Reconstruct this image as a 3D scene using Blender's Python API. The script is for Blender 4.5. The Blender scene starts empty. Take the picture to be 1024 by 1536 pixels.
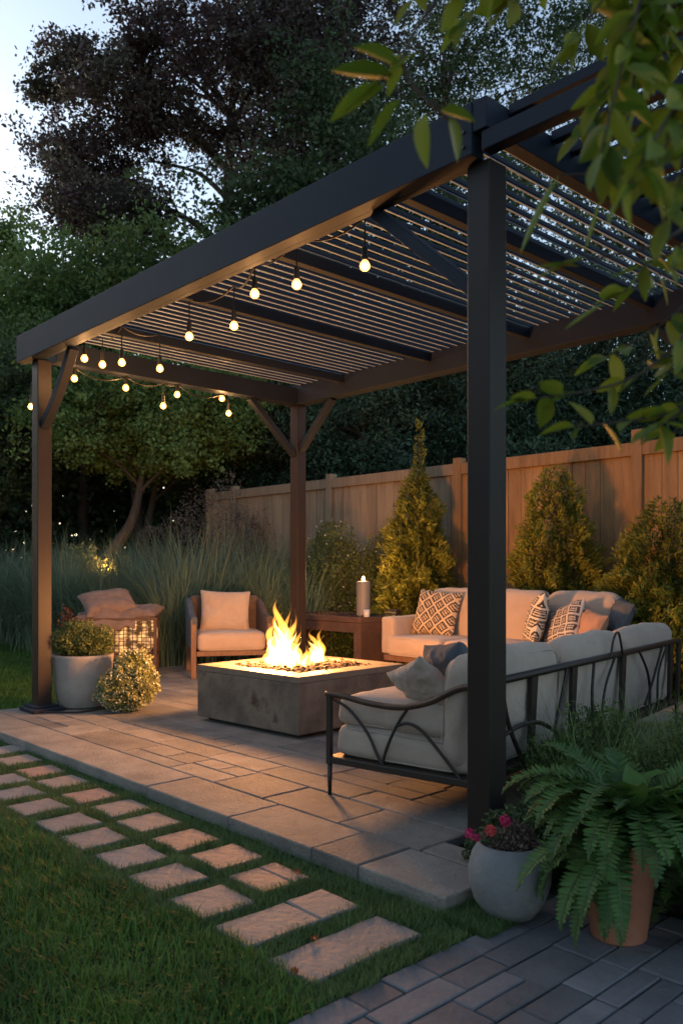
import bpy, math, random
import numpy as np
from mathutils import Vector, Matrix, noise
C = bpy.context.scene.collection
R = math.radians
F, HC, HY = 1247.0, 1.1, 855.0
def P(px, py, z=0.0):
    d = (HC - z) * F / (py - HY); return Vector(((px - 512) / F * d, d, z))
def Q(px, py, d):
    return Vector(((px - 512) / F * d, d, HC + (HY - py) / F * d))
PO = Vector((-2.35, 6.53, 0)); PR = R(-47)
ca, sa = math.cos(PR), math.sin(PR)
def L2W(lx, ly, z=0.0): return Vector((PO.x + ca*lx - sa*ly, PO.y + sa*lx + ca*ly, z))
def W2L(p):
    dx, dy = p[0]-PO.x, p[1]-PO.y; return (ca*dx + sa*dy, -sa*dx + ca*dy)

# ---------------------------------------------------------------- materials
MC = {}
def nd(nt, t, **k):
    n = nt.nodes.new(t)
    for a, b in k.items():
        if a.startswith('i_'): n.inputs[a[2:].replace('_', ' ')].default_value = b
        else: setattr(n, a, b)
    return n
def c4(c): return (c[0], c[1], c[2], 1)
def mat(name, c1, c2=None, rough=.7, scale=6, bump=.15, bscale=60, metal=0., stretch=(1,1,1), stain=None, stain_scale=1.5, stain_lo=.55, stain_hi=.75, spec=.5, detail=6, sheen=0):
    if name in MC: return MC[name]
    m = bpy.data.materials.new(name); m.use_nodes = True; nt = m.node_tree; l = nt.links
    b = nt.nodes['Principled BSDF']; b.inputs['Roughness'].default_value = rough; b.inputs['Metallic'].default_value = metal
    b.inputs['Specular IOR Level'].default_value = spec
    if sheen: b.inputs['Sheen Weight'].default_value = sheen
    if c2 is None: c2 = tuple(x*.65 for x in c1)
    tc = nd(nt, 'ShaderNodeTexCoord'); mp = nd(nt, 'ShaderNodeMapping'); mp.inputs['Scale'].default_value = stretch
    l.new(tc.outputs['Object'], mp.inputs['Vector'])
    n1 = nd(nt, 'ShaderNodeTexNoise', i_Scale=scale, i_Detail=detail, i_Roughness=.65); l.new(mp.outputs[0], n1.inputs['Vector'])
    cr = nd(nt, 'ShaderNodeValToRGB'); cr.color_ramp.elements[0].position = .3; cr.color_ramp.elements[1].position = .7
    cr.color_ramp.elements[0].color = c4(c2); cr.color_ramp.elements[1].color = c4(c1)
    l.new(n1.outputs[0], cr.inputs[0]); out = cr.outputs[0]
    if stain:
        n2 = nd(nt, 'ShaderNodeTexNoise', i_Scale=stain_scale, i_Detail=5, i_Roughness=.6); l.new(mp.outputs[0], n2.inputs['Vector'])
        r2 = nd(nt, 'ShaderNodeValToRGB'); r2.color_ramp.elements[0].position = stain_lo; r2.color_ramp.elements[1].position = stain_hi
        l.new(n2.outputs[0], r2.inputs[0])
        mx = nd(nt, 'ShaderNodeMix', data_type='RGBA'); l.new(r2.outputs[0], mx.inputs[0]); l.new(out, mx.inputs[6]); mx.inputs[7].default_value = c4(stain)
        out = mx.outputs[2]
    l.new(out, b.inputs['Base Color'])
    if bump:
        n3 = nd(nt, 'ShaderNodeTexNoise', i_Scale=bscale, i_Detail=6, i_Roughness=.7); l.new(mp.outputs[0], n3.inputs['Vector'])
        bp = nd(nt, 'ShaderNodeBump', i_Strength=bump, i_Distance=.02); l.new(n3.outputs[0], bp.inputs['Height']); l.new(bp.outputs[0], b.inputs['Normal'])
    MC[name] = m; return m
def leafmat(name, c1, c2, rough=.55, trans=.35, spec=.3, k=1.45):
    c1 = tuple(x*k for x in c1); c2 = tuple(x*k for x in c2)
    if name in MC: return MC[name]
    m = bpy.data.materials.new(name); m.use_nodes = True; nt = m.node_tree; l = nt.links
    b = nt.nodes['Principled BSDF']; b.inputs['Roughness'].default_value = rough; b.inputs['Specular IOR Level'].default_value = spec
    at = nd(nt, 'ShaderNodeAttribute', attribute_name='tone')
    mx = nd(nt, 'ShaderNodeMix', data_type='RGBA'); mx.inputs[6].default_value = c4(c1); mx.inputs[7].default_value = c4(c2)
    l.new(at.outputs['Fac'], mx.inputs[0]); l.new(mx.outputs[2], b.inputs['Base Color'])
    tr = nd(nt, 'ShaderNodeBsdfTranslucent'); l.new(mx.outputs[2], tr.inputs['Color'])
    ms = nd(nt, 'ShaderNodeMixShader', i_Fac=trans); l.new(b.outputs[0], ms.inputs[1]); l.new(tr.outputs[0], ms.inputs[2])
    l.new(ms.outputs[0], nt.nodes['Material Output'].inputs['Surface'])
    MC[name] = m; return m
def emis(name, col, s):
    m = bpy.data.materials.new(name); m.use_nodes = True; nt = m.node_tree; nt.nodes.remove(nt.nodes['Principled BSDF'])
    e = nd(nt, 'ShaderNodeEmission', i_Color=c4(col), i_Strength=s); nt.links.new(e.outputs[0], nt.nodes['Material Output'].inputs['Surface']); return m
def flamevol(name, clo, chi, slo, shi, z0, z1):
    m = bpy.data.materials.new(name); m.use_nodes = True; nt = m.node_tree; l = nt.links; nt.nodes.remove(nt.nodes['Principled BSDF'])
    tc = nd(nt, 'ShaderNodeTexCoord'); sp = nd(nt, 'ShaderNodeSeparateXYZ'); l.new(tc.outputs['Object'], sp.inputs[0])
    mr = nd(nt, 'ShaderNodeMapRange'); mr.inputs[1].default_value = z0; mr.inputs[2].default_value = z1; l.new(sp.outputs[2], mr.inputs[0])
    mx = nd(nt, 'ShaderNodeMix', data_type='RGBA'); mx.inputs[6].default_value = c4(clo); mx.inputs[7].default_value = c4(chi); l.new(mr.outputs[0], mx.inputs[0])
    m2 = nd(nt, 'ShaderNodeMix'); m2.inputs[2].default_value = slo; m2.inputs[3].default_value = shi; l.new(mr.outputs[0], m2.inputs[0])
    e = nd(nt, 'ShaderNodeEmission'); l.new(mx.outputs[2], e.inputs[0]); l.new(m2.outputs[0], e.inputs[1])
    l.new(e.outputs[0], nt.nodes['Material Output'].inputs['Volume']); return m

# ---------------------------------------------------------------- objects
def thing(name, label, cat, loc=(0,0,0), rotz=0, group=None):
    o = bpy.data.objects.new(name, None); C.objects.link(o); o.location = loc; o.rotation_euler = (0,0,rotz); o.empty_display_size = .1
    o['label'] = label; o['category'] = cat
    if group: o['group'] = group
    return o
def tag(o, label, cat, group=None):
    o['label'] = label; o['category'] = cat
    if group: o['group'] = group
    return o
def link(name, me, m, parent=None, kind=None, loc=None, rotz=None, smooth=False, bevel=0, label=None):
    me.materials.append(m) if m else None
    o = bpy.data.objects.new(name, me); C.objects.link(o)
    if parent: o.parent = parent
    if kind: o['kind'] = kind
    if loc is not None: o.location = loc
    if rotz is not None: o.rotation_euler = (0,0,rotz)
    if smooth: me.polygons.foreach_set('use_smooth', [True]*len(me.polygons))
    if bevel:
        b = o.modifiers.new('bevel', 'BEVEL'); b.width = bevel; b.segments = 2; b.limit_method = 'ANGLE'; b.angle_limit = R(40)
    if label: o['label'] = label
    return o
class MB:
    def __init__(s): s.v = []; s.f = []
    def add(s, v, f, M=None):
        k = len(s.v)
        s.v += [tuple(M @ Vector(p)) for p in v] if M is not None else [tuple(p) for p in v]
        s.f += [tuple(i + k for i in q) for q in f]; return s
    def box(s, x0, x1, y0, y1, z0, z1, M=None):
        return s.add([(x0,y0,z0),(x1,y0,z0),(x1,y1,z0),(x0,y1,z0),(x0,y0,z1),(x1,y0,z1),(x1,y1,z1),(x0,y1,z1)],
            [(0,3,2,1),(4,5,6,7),(0,1,5,4),(1,2,6,5),(2,3,7,6),(3,0,4,7)], M)
    def prism(s, poly, z0, z1, M=None):
        n = len(poly); return s.add([(x,y,z0) for x,y in poly] + [(x,y,z1) for x,y in poly],
            [tuple(range(n-1,-1,-1)), tuple(range(n,2*n))] + [(i,(i+1)%n,(i+1)%n+n,i+n) for i in range(n)], M)
    def bar(s, a, b, w, h, up=(0,0,1)):
        a, b = Vector(a), Vector(b); d = (b-a).normalized(); u = Vector(up); sx = d.cross(u)
        if sx.length < 1e-4: sx = d.cross(Vector((1,0,0)))
        sx.normalize(); u = sx.cross(d)
        pts = [p + sx*i*w/2 + u*j*h/2 for p in (a,b) for i,j in ((-1,-1),(1,-1),(1,1),(-1,1))]
        return s.add(pts, [(0,1,2,3),(7,6,5,4),(0,4,5,1),(1,5,6,2),(2,6,7,3),(3,7,4,0)])
    def tube(s, pts, r, n=8, sub=0):
        pts = [Vector(p) for p in pts]
        if sub: 
            pts, r = smooth_path(pts, r if isinstance(r, (list,tuple)) else [r]*len(pts), sub)
        if not isinstance(r, (list, tuple)): r = [r]*len(pts)
        k = len(s.v); u = None
        for i, p in enumerate(pts):
            d = (pts[min(i+1,len(pts)-1)] - pts[max(i-1,0)]).normalized()
            if u is None: u = d.orthogonal().normalized()
            u = (u - d*u.dot(d)); u = u.normalized() if u.length > 1e-6 else d.orthogonal().normalized()
            w = d.cross(u)
            for j in range(n):
                a = 2*math.pi*j/n; s.v.append(tuple(p + (u*math.cos(a) + w*math.sin(a))*r[i]))
        for i in range(len(pts)-1):
            for j in range(n):
                s.f.append((k+i*n+j, k+i*n+(j+1)%n, k+(i+1)*n+(j+1)%n, k+(i+1)*n+j))
        s.f.append(tuple(k+j for j in range(n-1,-1,-1))); s.f.append(tuple(k+(len(pts)-1)*n+j for j in range(n)))
        return s
    def lathe(s, prof, n=32, M=None, wob=0):
        v = []; f = []
        for i, (r, z) in enumerate(prof):
            for j in range(n):
                a = 2*math.pi*j/n; rr = r*(1 + wob*noise.noise((math.cos(a)*1.5, math.sin(a)*1.5, z*6)))
                v.append((rr*math.cos(a), rr*math.sin(a), z))
        for i in range(len(prof)-1):
            for j in range(n): f.append((i*n+j, i*n+(j+1)%n, (i+1)*n+(j+1)%n, (i+1)*n+j))
        f.append(tuple(range(n-1,-1,-1)))
        f.append(tuple((len(prof)-1)*n+j for j in range(n)))
        return s.add(v, f, M)
    def blob(s, c, r, seed=0, amp=.25, n=6, sq=(1,1,1)):
        v = []; f = []; m = n*2
        for i in range(n+1):
            th = math.pi*i/n
            for j in range(m):
                ph = 2*math.pi*j/m; p = Vector((math.sin(th)*math.cos(ph), math.sin(th)*math.sin(ph), math.cos(th)))
                k = r*(1 + amp*noise.noise(p*1.3 + Vector((seed*3.1, seed*1.7, 0))))
                v.append((c[0]+p.x*k*sq[0], c[1]+p.y*k*sq[1], c[2]+p.z*k*sq[2]))
        for i in range(n):
            for j in range(m): f.append((i*m+j, (i+1)*m+j, (i+1)*m+(j+1)%m, i*m+(j+1)%m))
        return s.add(v, f)
    def mesh(s, name):
        me = bpy.data.meshes.new(name); me.from_pydata(s.v, [], s.f); me.update(); return me
    def build(s, name, m, parent=None, **k): return link(name, s.mesh(name), m, parent, **k)
def smooth_path(pts, r, sub):
    o = []; q = []
    n = len(pts)
    for i in range(n-1):
        p0, p1, p2, p3 = pts[max(i-1,0)], pts[i], pts[i+1], pts[min(i+2,n-1)]
        for k in range(sub):
            t = k/sub
            o.append(.5*((2*p1) + (p2-p0)*t + (2*p0-5*p1+4*p2-p3)*t*t + (3*p1-p0-3*p2+p3)*t**3)); q.append(r[i]*(1-t)+r[i+1]*t)
    o.append(pts[-1]); q.append(r[-1]); return o, q
def npmesh(name, V, Fq, tone=None):
    me = bpy.data.meshes.new(name); V = np.asarray(V, np.float32); Fq = np.asarray(Fq, np.int32); k = Fq.shape[1]
    me.vertices.add(len(V)); me.vertices.foreach_set('co', V.ravel())
    me.loops.add(Fq.size); me.loops.foreach_set('vertex_index', Fq.ravel())
    me.polygons.add(len(Fq)); me.polygons.foreach_set('loop_start', np.arange(0, Fq.size, k, dtype=np.int32)); me.polygons.foreach_set('loop_total', np.full(len(Fq), k, np.int32))
    me.update(calc_edges=True)
    if tone is not None:
        a = me.attributes.new('tone', 'FLOAT', 'POINT'); a.data.foreach_set('value', np.asarray(tone, np.float32))
    return me
def leaves(rng, pos, size, tone, asp=.5, updir=None, upw=0., fold=0.):
    """diamond leaves at pos (n,3): returns V, F, tone"""
    n = len(pos); d = rng.normal(size=(n,3)); 
    if updir is not None: d = d + updir*upw
    d /= np.linalg.norm(d, axis=1)[:,None]; e = rng.normal(size=(n,3)); s = np.cross(d, e); s /= np.linalg.norm(s, axis=1)[:,None]
    nn = np.cross(d, s)
    sz = size*(.6 + .8*rng.random(n))[:,None]
    V = np.stack([pos - d*sz*.5, pos + s*sz*asp*.5 + nn*sz*fold, pos + d*sz*.5, pos - s*sz*asp*.5 + nn*sz*fold], 1).reshape(-1,3)
    Fq = np.arange(n*4).reshape(n,4); return V, Fq, np.repeat(tone, 4)
def merge(parts):
    V = []; Fq = []; T = []; k = 0
    for v, f, t in parts: V.append(v); Fq.append(f + k); T.append(t); k += len(v)
    return np.concatenate(V), np.concatenate(Fq), np.concatenate(T)
def blades(rng, base, length, width, lean, curve, tone, seg=3, head=None):
    """curved tapered blades; arrays per blade"""
    n = len(base); a = rng.random(n)*2*math.pi if head is None else head
    h = np.stack([np.cos(a), np.sin(a), np.zeros(n)], 1); s = np.stack([-np.sin(a), np.cos(a), np.zeros(n)], 1)
    rows = []; p = base.copy(); ang = lean.copy()
    for i in range(seg+1):
        t = i/seg; w = width*(1 - t)**.6 if i < seg else width*.08
        rows += [p - s*w[:,None]*.5, p + s*w[:,None]*.5]
        st = (length/seg)[:,None]; p = p + st*(h*np.sin(ang)[:,None] + np.array([0,0,1.])*np.cos(ang)[:,None]); ang = ang + curve/seg
    V = np.stack(rows, 1).reshape(-1,3); k = 2*(seg+1); b = (np.arange(n)*k)[:,None]
    Fq = np.concatenate([b + np.array([[2*i, 2*i+1, 2*i+3, 2*i+2]]) for i in range(seg)], 0)
    return V, Fq, np.repeat(tone, k)

# ---------------------------------------------------------------- camera, world, sun
sc = bpy.context.scene
cam = bpy.data.cameras.new('camera'); co = bpy.data.objects.new('camera', cam); C.objects.link(co); sc.camera = co
co.location = (0,0,HC); co.rotation_euler = (R(90),0,0); cam.sensor_fit = 'AUTO'; cam.sensor_width = 36; cam.lens = F/1536*36
cam.shift_y = (HY-768)/1536; cam.clip_end = 2000; cam.clip_start = .05
cam.dof.use_dof = True; cam.dof.focus_distance = 4.8; cam.dof.aperture_fstop = 4.0
w = bpy.data.worlds.new('World'); sc.world = w; w.use_nodes = True; nt = w.node_tree
bg = nt.nodes['Background']; sky = nd(nt, 'ShaderNodeTexSky'); sky.sky_type = 'NISHITA'; sky.sun_disc = False
sky.sun_elevation = R(10); sky.sun_rotation = R(315); sky.air_density = 1.0; sky.dust_density = 1.0; sky.ozone_density = 2.0
hs = nd(nt, 'ShaderNodeHueSaturation', i_Saturation=.78, i_Value=1.0)
nt.links.new(sky.outputs[0], hs.inputs['Color']); nt.links.new(hs.outputs[0], bg.inputs[0]); bg.inputs[1].default_value = .15
sl = bpy.data.lights.new('sun', 'SUN'); so = bpy.data.objects.new('sun', sl); C.objects.link(so)
sl.energy = .25; sl.angle = R(20); sl.color = (1,.93,.86)
# sky sun_rotation 328 deg (clockwise from +Y): light comes from that direction
az = R(315); sd = Vector((math.sin(az)*math.cos(R(10)), math.cos(az)*math.cos(R(10)), math.sin(R(10))))
so.rotation_euler = (-sd).to_track_quat('-Z', 'Y').to_euler(); so.location = (0,0,20)
sc.view_settings.view_transform = 'Standard'; sc.view_settings.look = 'None'; sc.view_settings.gamma = 1; sc.view_settings.exposure = 1.22
sc.render.resolution_x = 682; sc.render.resolution_y = 1024
def plamp(name, loc, e, col=(1,.5,.18), rad=.04, parent=None):
    l = bpy.data.lights.new(name, 'POINT'); l.energy = e*.8; l.color = col; l.shadow_soft_size = rad
    o = bpy.data.objects.new(name, l); C.objects.link(o); o.location = loc
    if parent: o.parent = parent
    return o

# ---------------------------------------------------------------- palette
m_black = mat('charcoal_powder_coat', (.016,.023,.036), (.013,.018,.029), rough=.6, scale=3, bump=.05, bscale=150, spec=.16)
m_post = mat('brown_black_coat', (.027,.020,.017), (.021,.016,.014), rough=.42, scale=3, bump=.06, bscale=150, spec=.2)
m_iron = mat('dark_iron', (.022,.02,.019), (.035,.024,.018), rough=.45, scale=12, bump=.2, bscale=120, metal=.3)
m_bronze = mat('bronze_rail', (.09,.055,.035), (.05,.035,.025), rough=.38, scale=14, bump=.1, metal=.5)
m_stone = mat('patio_stone', (.28,.262,.225), (.165,.157,.14), rough=.72, scale=5, bump=.95, bscale=55, stain=(.11,.1,.095), stain_scale=2.2, stain_lo=.5, stain_hi=.85)
m_joint = mat('joint_sand', (.03,.028,.024), rough=.95)
m_brick = mat('concrete_paver', (.14,.142,.15), (.09,.092,.098), rough=.75, scale=7, bump=.4, bscale=50)
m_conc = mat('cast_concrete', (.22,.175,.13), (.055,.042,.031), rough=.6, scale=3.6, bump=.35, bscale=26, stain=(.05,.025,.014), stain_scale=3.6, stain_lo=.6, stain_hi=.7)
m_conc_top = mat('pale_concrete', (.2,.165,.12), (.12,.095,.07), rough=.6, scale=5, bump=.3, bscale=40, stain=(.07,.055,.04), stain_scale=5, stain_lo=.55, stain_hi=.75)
m_potg = mat('grey_stone_pot', (.21,.215,.215), (.14,.145,.148), rough=.75, scale=6, bump=.35, bscale=60, stain=(.1,.1,.1), stain_scale=5)
m_potw = mat('pale_stone_pot', (.34,.31,.28), (.25,.225,.2), rough=.75, scale=4, bump=.25, bscale=50, stain=(.17,.14,.12), stain_scale=4)
m_terra = mat('terracotta', (.33,.13,.07), (.23,.09,.05), rough=.8, scale=6, bump=.25)
m_fab = mat('beige_linen', (.44,.335,.26), (.38,.285,.22), rough=.9, scale=5, bump=.3, bscale=300, sheen=.2)
m_fabg = mat('grey_linen', (.40,.32,.255), (.33,.26,.205), rough=.9, scale=5, bump=.3, bscale=300, sheen=.2)
m_denim = mat('slate_fabric', (.10,.115,.13), (.055,.065,.08), rough=.92, scale=9, bump=.4, bscale=260)
m_brown = mat('brown_weave', (.13,.085,.065), (.07,.045,.035), rough=.85, scale=25, bump=.6, bscale=160)
m_burlap = mat('burlap', (.30,.2,.15), (.2,.13,.095), rough=.95, scale=12, bump=.6, bscale=220)
m_teak = mat('teak', (.2,.105,.055), (.11,.055,.03), rough=.55, scale=5, bump=.25, bscale=30, stretch=(8,8,1))
m_rust = mat('rusted_steel', (.13,.068,.042), (.06,.034,.024), rough=.7, scale=6, bump=.3, bscale=60)
m_soil = mat('dark_soil', (.035,.026,.018), (.018,.013,.01), rough=.95, scale=8, bump=.8, bscale=30)
m_bark = mat('bark', (.085,.06,.045), (.035,.026,.02), rough=.9, scale=5, bump=1, bscale=14, stretch=(3,3,.7))
m_lava = mat('lava_rock', (.06,.035,.022), (.025,.016,.012), rough=.85, scale=20, bump=.8, bscale=60)
m_slate = mat('step_stone_grey', (.22,.21,.205), (.15,.15,.152), rough=.7, scale=6, bump=.5, bscale=24)
m_step2 = mat('step_stone_pink', (.31,.195,.145), (.2,.155,.14), rough=.7, scale=6, bump=.5, bscale=24)
m_step3 = mat('step_stone_tan', (.25,.21,.18), (.17,.155,.145), rough=.7, scale=5, bump=.5, bscale=24)
def fence_mat(name, a, b, k):
    return mat(name, a, b, rough=.8, scale=3.0, bump=.35, bscale=14, stretch=(7,7,.6), stain=k, stain_scale=1.2, stain_lo=.55, stain_hi=.8)
m_cedar = fence_mat('cedar_boards', (.36,.205,.085), (.23,.125,.052), (.12,.06,.028))
m_grey = fence_mat('weathered_boards', (.33,.235,.145), (.22,.155,.095), (.14,.095,.06))
g_lawn = leafmat('lawn_blade', (.028,.07,.012), (.07,.145,.022), trans=.3)
g_path = leafmat('path_blade', (.038,.078,.024), (.08,.135,.045), trans=.3)
g_tall = leafmat('tall_blade', (.07,.105,.065), (.16,.205,.13), trans=.3)
g_fern = leafmat('fern_leaf', (.026,.065,.016), (.065,.125,.03), trans=.3)
g_host = leafmat('broad_leaf', (.03,.075,.014), (.06,.115,.022), trans=.3)
g_cop = leafmat('copper_leaf', (.048,.025,.029), (.062,.06,.038), trans=.25)
g_dkg = leafmat('dark_leaf', (.026,.045,.02), (.06,.09,.036), trans=.35)
g_mid = leafmat('mid_leaf', (.035,.065,.018), (.09,.13,.035), trans=.35)
g_lit = leafmat('light_leaf', (.065,.11,.03), (.13,.19,.055), trans=.4)
g_con = leafmat('dark_conifer', (.018,.036,.022), (.05,.082,.045), trans=.2)
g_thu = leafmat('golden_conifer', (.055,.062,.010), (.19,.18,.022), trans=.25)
g_box = leafmat('boxwood_leaf', (.04,.06,.018), (.11,.125,.035), trans=.3)
g_sed = leafmat('pale_bloom', (.075,.095,.025), (.25,.25,.11), trans=.3)
g_wht = leafmat('white_bloom', (.3,.3,.24), (.55,.55,.45), trans=.3)
g_red = leafmat('red_leaf', (.06,.022,.018), (.11,.05,.025), trans=.3)
g_over = leafmat('overhang_leaf', (.045,.08,.007), (.115,.155,.014), rough=.45, trans=.5)
g_dry = leafmat('dry_plant', (.06,.045,.04), (.12,.09,.07), trans=.2)

# ---------------------------------------------------------------- ground
def sheet(name, pts, z, m, kind='structure'):
    me = bpy.data.meshes.new(name); me.from_pydata([(p[0],p[1],z) for p in pts], [], [tuple(range(len(pts)))]); return link(name, me, m, kind=kind)
m_ground = mat('rough_ground', (.03,.04,.018), (.02,.02,.012), rough=.95, scale=1.2, bump=.6, bscale=20)
sheet('ground', [(-400,-400),(400,-400),(400,400),(-400,400)], -.075, m_ground)
m_turf = mat('turf', (.026,.04,.012), (.016,.024,.009), rough=.95, scale=9, bump=.8, bscale=60)
LN = [L2W(*p) for p in ((-9,-9),(4.73,-9),(4.73,-.6),(-.28,-.6),(-.28,.97),(-1.93,.97),(-1.93,3.4),(-9,3.4))]
sheet('lawn', LN, -.069, m_turf)
sheet('planting_bed', [L2W(*p) for p in ((4.24,-.02),(12,-.02),(12,7),(-6,7),(-6,4.3),(4.24,4.3))], -.055, m_soil)

# patio
rng = random.Random(4)
base = MB(); M4 = Matrix.Translation(PO) @ Matrix.Rotation(PR, 4, 'Z')
PPOLY = [(-.25,-.58),(4.58,-.58),(4.58,-.33),(4.44,-.13),(4.2,-.11),(4.2,4.2),(-1.9,4.2),(-1.9,1.0),(-.25,1.0)]
inset = [(-.235,-.565),(4.565,-.565),(4.565,-.335),(4.43,-.145),(4.185,-.125),(4.185,4.185),(-1.885,4.185),(-1.885,1.015),(-.235,1.015)]
patio = bpy.data.objects.new('patio', None); C.objects.link(patio); patio['kind'] = 'structure'; patio.location = PO; patio.rotation_euler = (0,0,PR)
base.prism(inset, -.078, -.012); base.build('patio_base', m_joint, patio)
st = MB()
def slab(mb, x0, x1, y0, y1, z0, z1, rg, jit=.004, g=.0035, ch=.005):
    tz = rg.uniform(-.0022, .0022)
    x0 += g; x1 -= g; y0 += g; y1 -= g
    j = lambda: rg.uniform(-jit, jit)*.6
    nx = max(2, int((x1-x0)/.09)); ny = max(2, int((y1-y0)/.09))
    ring = [(x0+(x1-x0)*i/nx, y0) for i in range(nx)] + [(x1, y0+(y1-y0)*i/ny) for i in range(ny)] + [(x1-(x1-x0)*i/nx, y1) for i in range(nx)] + [(x0, y1-(y1-y0)*i/ny) for i in range(ny)]
    ring = [(x+j(), y+j()) for x,y in ring]; cx, cy = (x0+x1)/2, (y0+y1)/2
    def ins(p, c): 
        return (p[0] + (c if p[0] < cx else -c)*min(1, abs(p[0]-cx)/((x1-x0)*.4)), p[1] + (c if p[1] < cy else -c)*min(1, abs(p[1]-cy)/((y1-y0)*.4)))
    n = len(ring); top = [ins(p, ch) for p in ring]
    v = [(x,y,z0) for x,y in ring] + [(x,y,z1+tz-ch) for x,y in ring] + [(x,y,z1+tz) for x,y in top]
    f = [(i,(i+1)%n,n+(i+1)%n,n+i) for i in range(n)] + [(n+i,n+(i+1)%n,2*n+(i+1)%n,2*n+i) for i in range(n)] + [tuple(range(2*n,3*n))]
    mb.add(v, f)
cop = sorted([-.25, 4.58] + [W2L(P(px,py))[0] for px,py in ((230,1177),(342,1225),(467,1272),(529,1300))] + [.62])
for a, b in zip(cop[:-1], cop[1:]):
    slab(st, a, b, -.58, -.58+.30, -.06, 0, rng)
x = 3.9
slab(st, 3.72, 4.2, -.28, .02, -.04, 0, rng); slab(st, 4.2, 4.45, -.28, -.13, -.04, 0, rng); slab(st, 4.45, 4.58, -.28, -.33+.0, -.04, 0, rng) if False else None
def fill(x0, x1, y0, y1):
    y = y0
    while y < y1 - .02:
        h = rng.choice([.15,.2,.28,.33]); 
        if y + h > y1 - .1: h = y1 - y
        x = x0
        while x < x1 - .02:
            w_ = rng.uniform(.28, .75)
            if x + w_ > x1 - .25: w_ = x1 - x
            if h > .25 and rng.random() < .3:
                k = rng.uniform(.4,.6)*h; slab(st, x, x+w_, y, y+k, -.04, 0, rng); slab(st, x, x+w_*.55, y+k, y+h, -.04, 0, rng); slab(st, x+w_*.55, x+w_, y+k, y+h, -.04, 0, rng)
            else: slab(st, x, x+w_, y, y+h, -.04, 0, rng)
            x += w_
        y += h
fill(-.25, 3.72, -.28, .02); fill(-.25, 4.2, .02, 1.0); fill(-1.9, 4.2, 1.0, 4.2)
st.build('paving_slabs', m_stone, patio)
# per-slab tone
def island_tone(m, amt=.3):
    nt = m.node_tree; b = nt.nodes['Principled BSDF']; src = b.inputs['Base Color'].links[0].from_socket
    ge = nd(nt, 'ShaderNodeNewGeometry'); mr = nd(nt, 'ShaderNodeMapRange'); mr.inputs[3].default_value = 1-amt; mr.inputs[4].default_value = 1+amt*.6
    nt.links.new(ge.outputs['Random Per Island'], mr.inputs[0]); mx = nd(nt, 'ShaderNodeVectorMath', operation='SCALE')
    nt.links.new(src, mx.inputs[0]); nt.links.new(mr.outputs[0], mx.inputs['Scale']); nt.links.new(mx.outputs[0], b.inputs['Base Color'])
def coarse(m, scale, st_, dist, crack=0):
    nt = m.node_tree; b = nt.nodes['Principled BSDF']; tc = nd(nt,'ShaderNodeTexCoord'); n_ = nd(nt,'ShaderNodeTexNoise', i_Scale=scale, i_Detail=4, i_Roughness=.55, i_Distortion=.8); nt.links.new(tc.outputs['Object'], n_.inputs[0])
    h = n_.outputs[0]
    if crack:
        vo = nd(nt,'ShaderNodeTexVoronoi', feature='DISTANCE_TO_EDGE', i_Scale=crack); w2 = nd(nt,'ShaderNodeTexNoise', i_Scale=5, i_Detail=4); nt.links.new(tc.outputs['Object'], w2.inputs[0]); ad = nd(nt,'ShaderNodeVectorMath', operation='ADD'); nt.links.new(tc.outputs['Object'], ad.inputs[0]); nt.links.new(w2.outputs[1], ad.inputs[1]); nt.links.new(ad.outputs[0], vo.inputs['Vector'])
        mr = nd(nt,'ShaderNodeMapRange'); mr.inputs[2].default_value = .012; nt.links.new(vo.outputs['Distance'], mr.inputs[0]); mu = nd(nt,'ShaderNodeMath', operation='MULTIPLY'); nt.links.new(h, mu.inputs[0]); nt.links.new(mr.outputs[0], mu.inputs[1]); h = mu.outputs[0]
    bp = nd(nt,'ShaderNodeBump', i_Strength=st_, i_Distance=dist); nt.links.new(h, bp.inputs['Height'])
    old = b.inputs['Normal'].links[0].from_socket; nt.links.new(bp.outputs[0], old.node.inputs['Normal'])
coarse(m_stone, 7, .32, .025, 1.1); coarse(m_slate, 14, .5, .02); coarse(m_step2, 14, .5, .02); coarse(m_step3, 14, .5, .02); coarse(m_brick, 16, .4, .015); coarse(m_fabg, 5.5, .45, .03); coarse(m_fab, 5.5, .3, .025)
island_tone(m_stone, .28); island_tone(m_brick, .35); island_tone(m_cedar, .3); island_tone(m_grey, .2)

# brick paving
bp_ = bpy.data.objects.new('brick_paving', None); C.objects.link(bp_); bp_['kind'] = 'structure'; bp_.location = PO; bp_.rotation_euler = (0,0,PR)
b0 = MB(); b0.box(4.75, 8, -4.5, -.04, -.08, -.066); b0.build('paving_joints', m_joint, bp_)
bk = MB(); x = 4.73
while x < 7.9:
    wd = rng.choice([.105,.12,.15]); y = -4.5 - rng.random()*.2
    while y < -.06:
        ln = rng.choice([.14,.2,.24,.3])
        y1 = min(y+ln, -.03)
        if y1-y > .05:
            if wd > .14 and rng.random() < .4: slab(bk, x, x+wd/2, y, y1, -.075, -.058, rng, .002, .003, .004); slab(bk, x+wd/2, x+wd, y, y1, -.075, -.058, rng, .002, .003, .004)
            else: slab(bk, x, x+wd, y, y1, -.075, -.058, rng, .002, .003, .004)
        y += ln
    x += wd
bk.build('pavers', m_brick, bp_)

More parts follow.
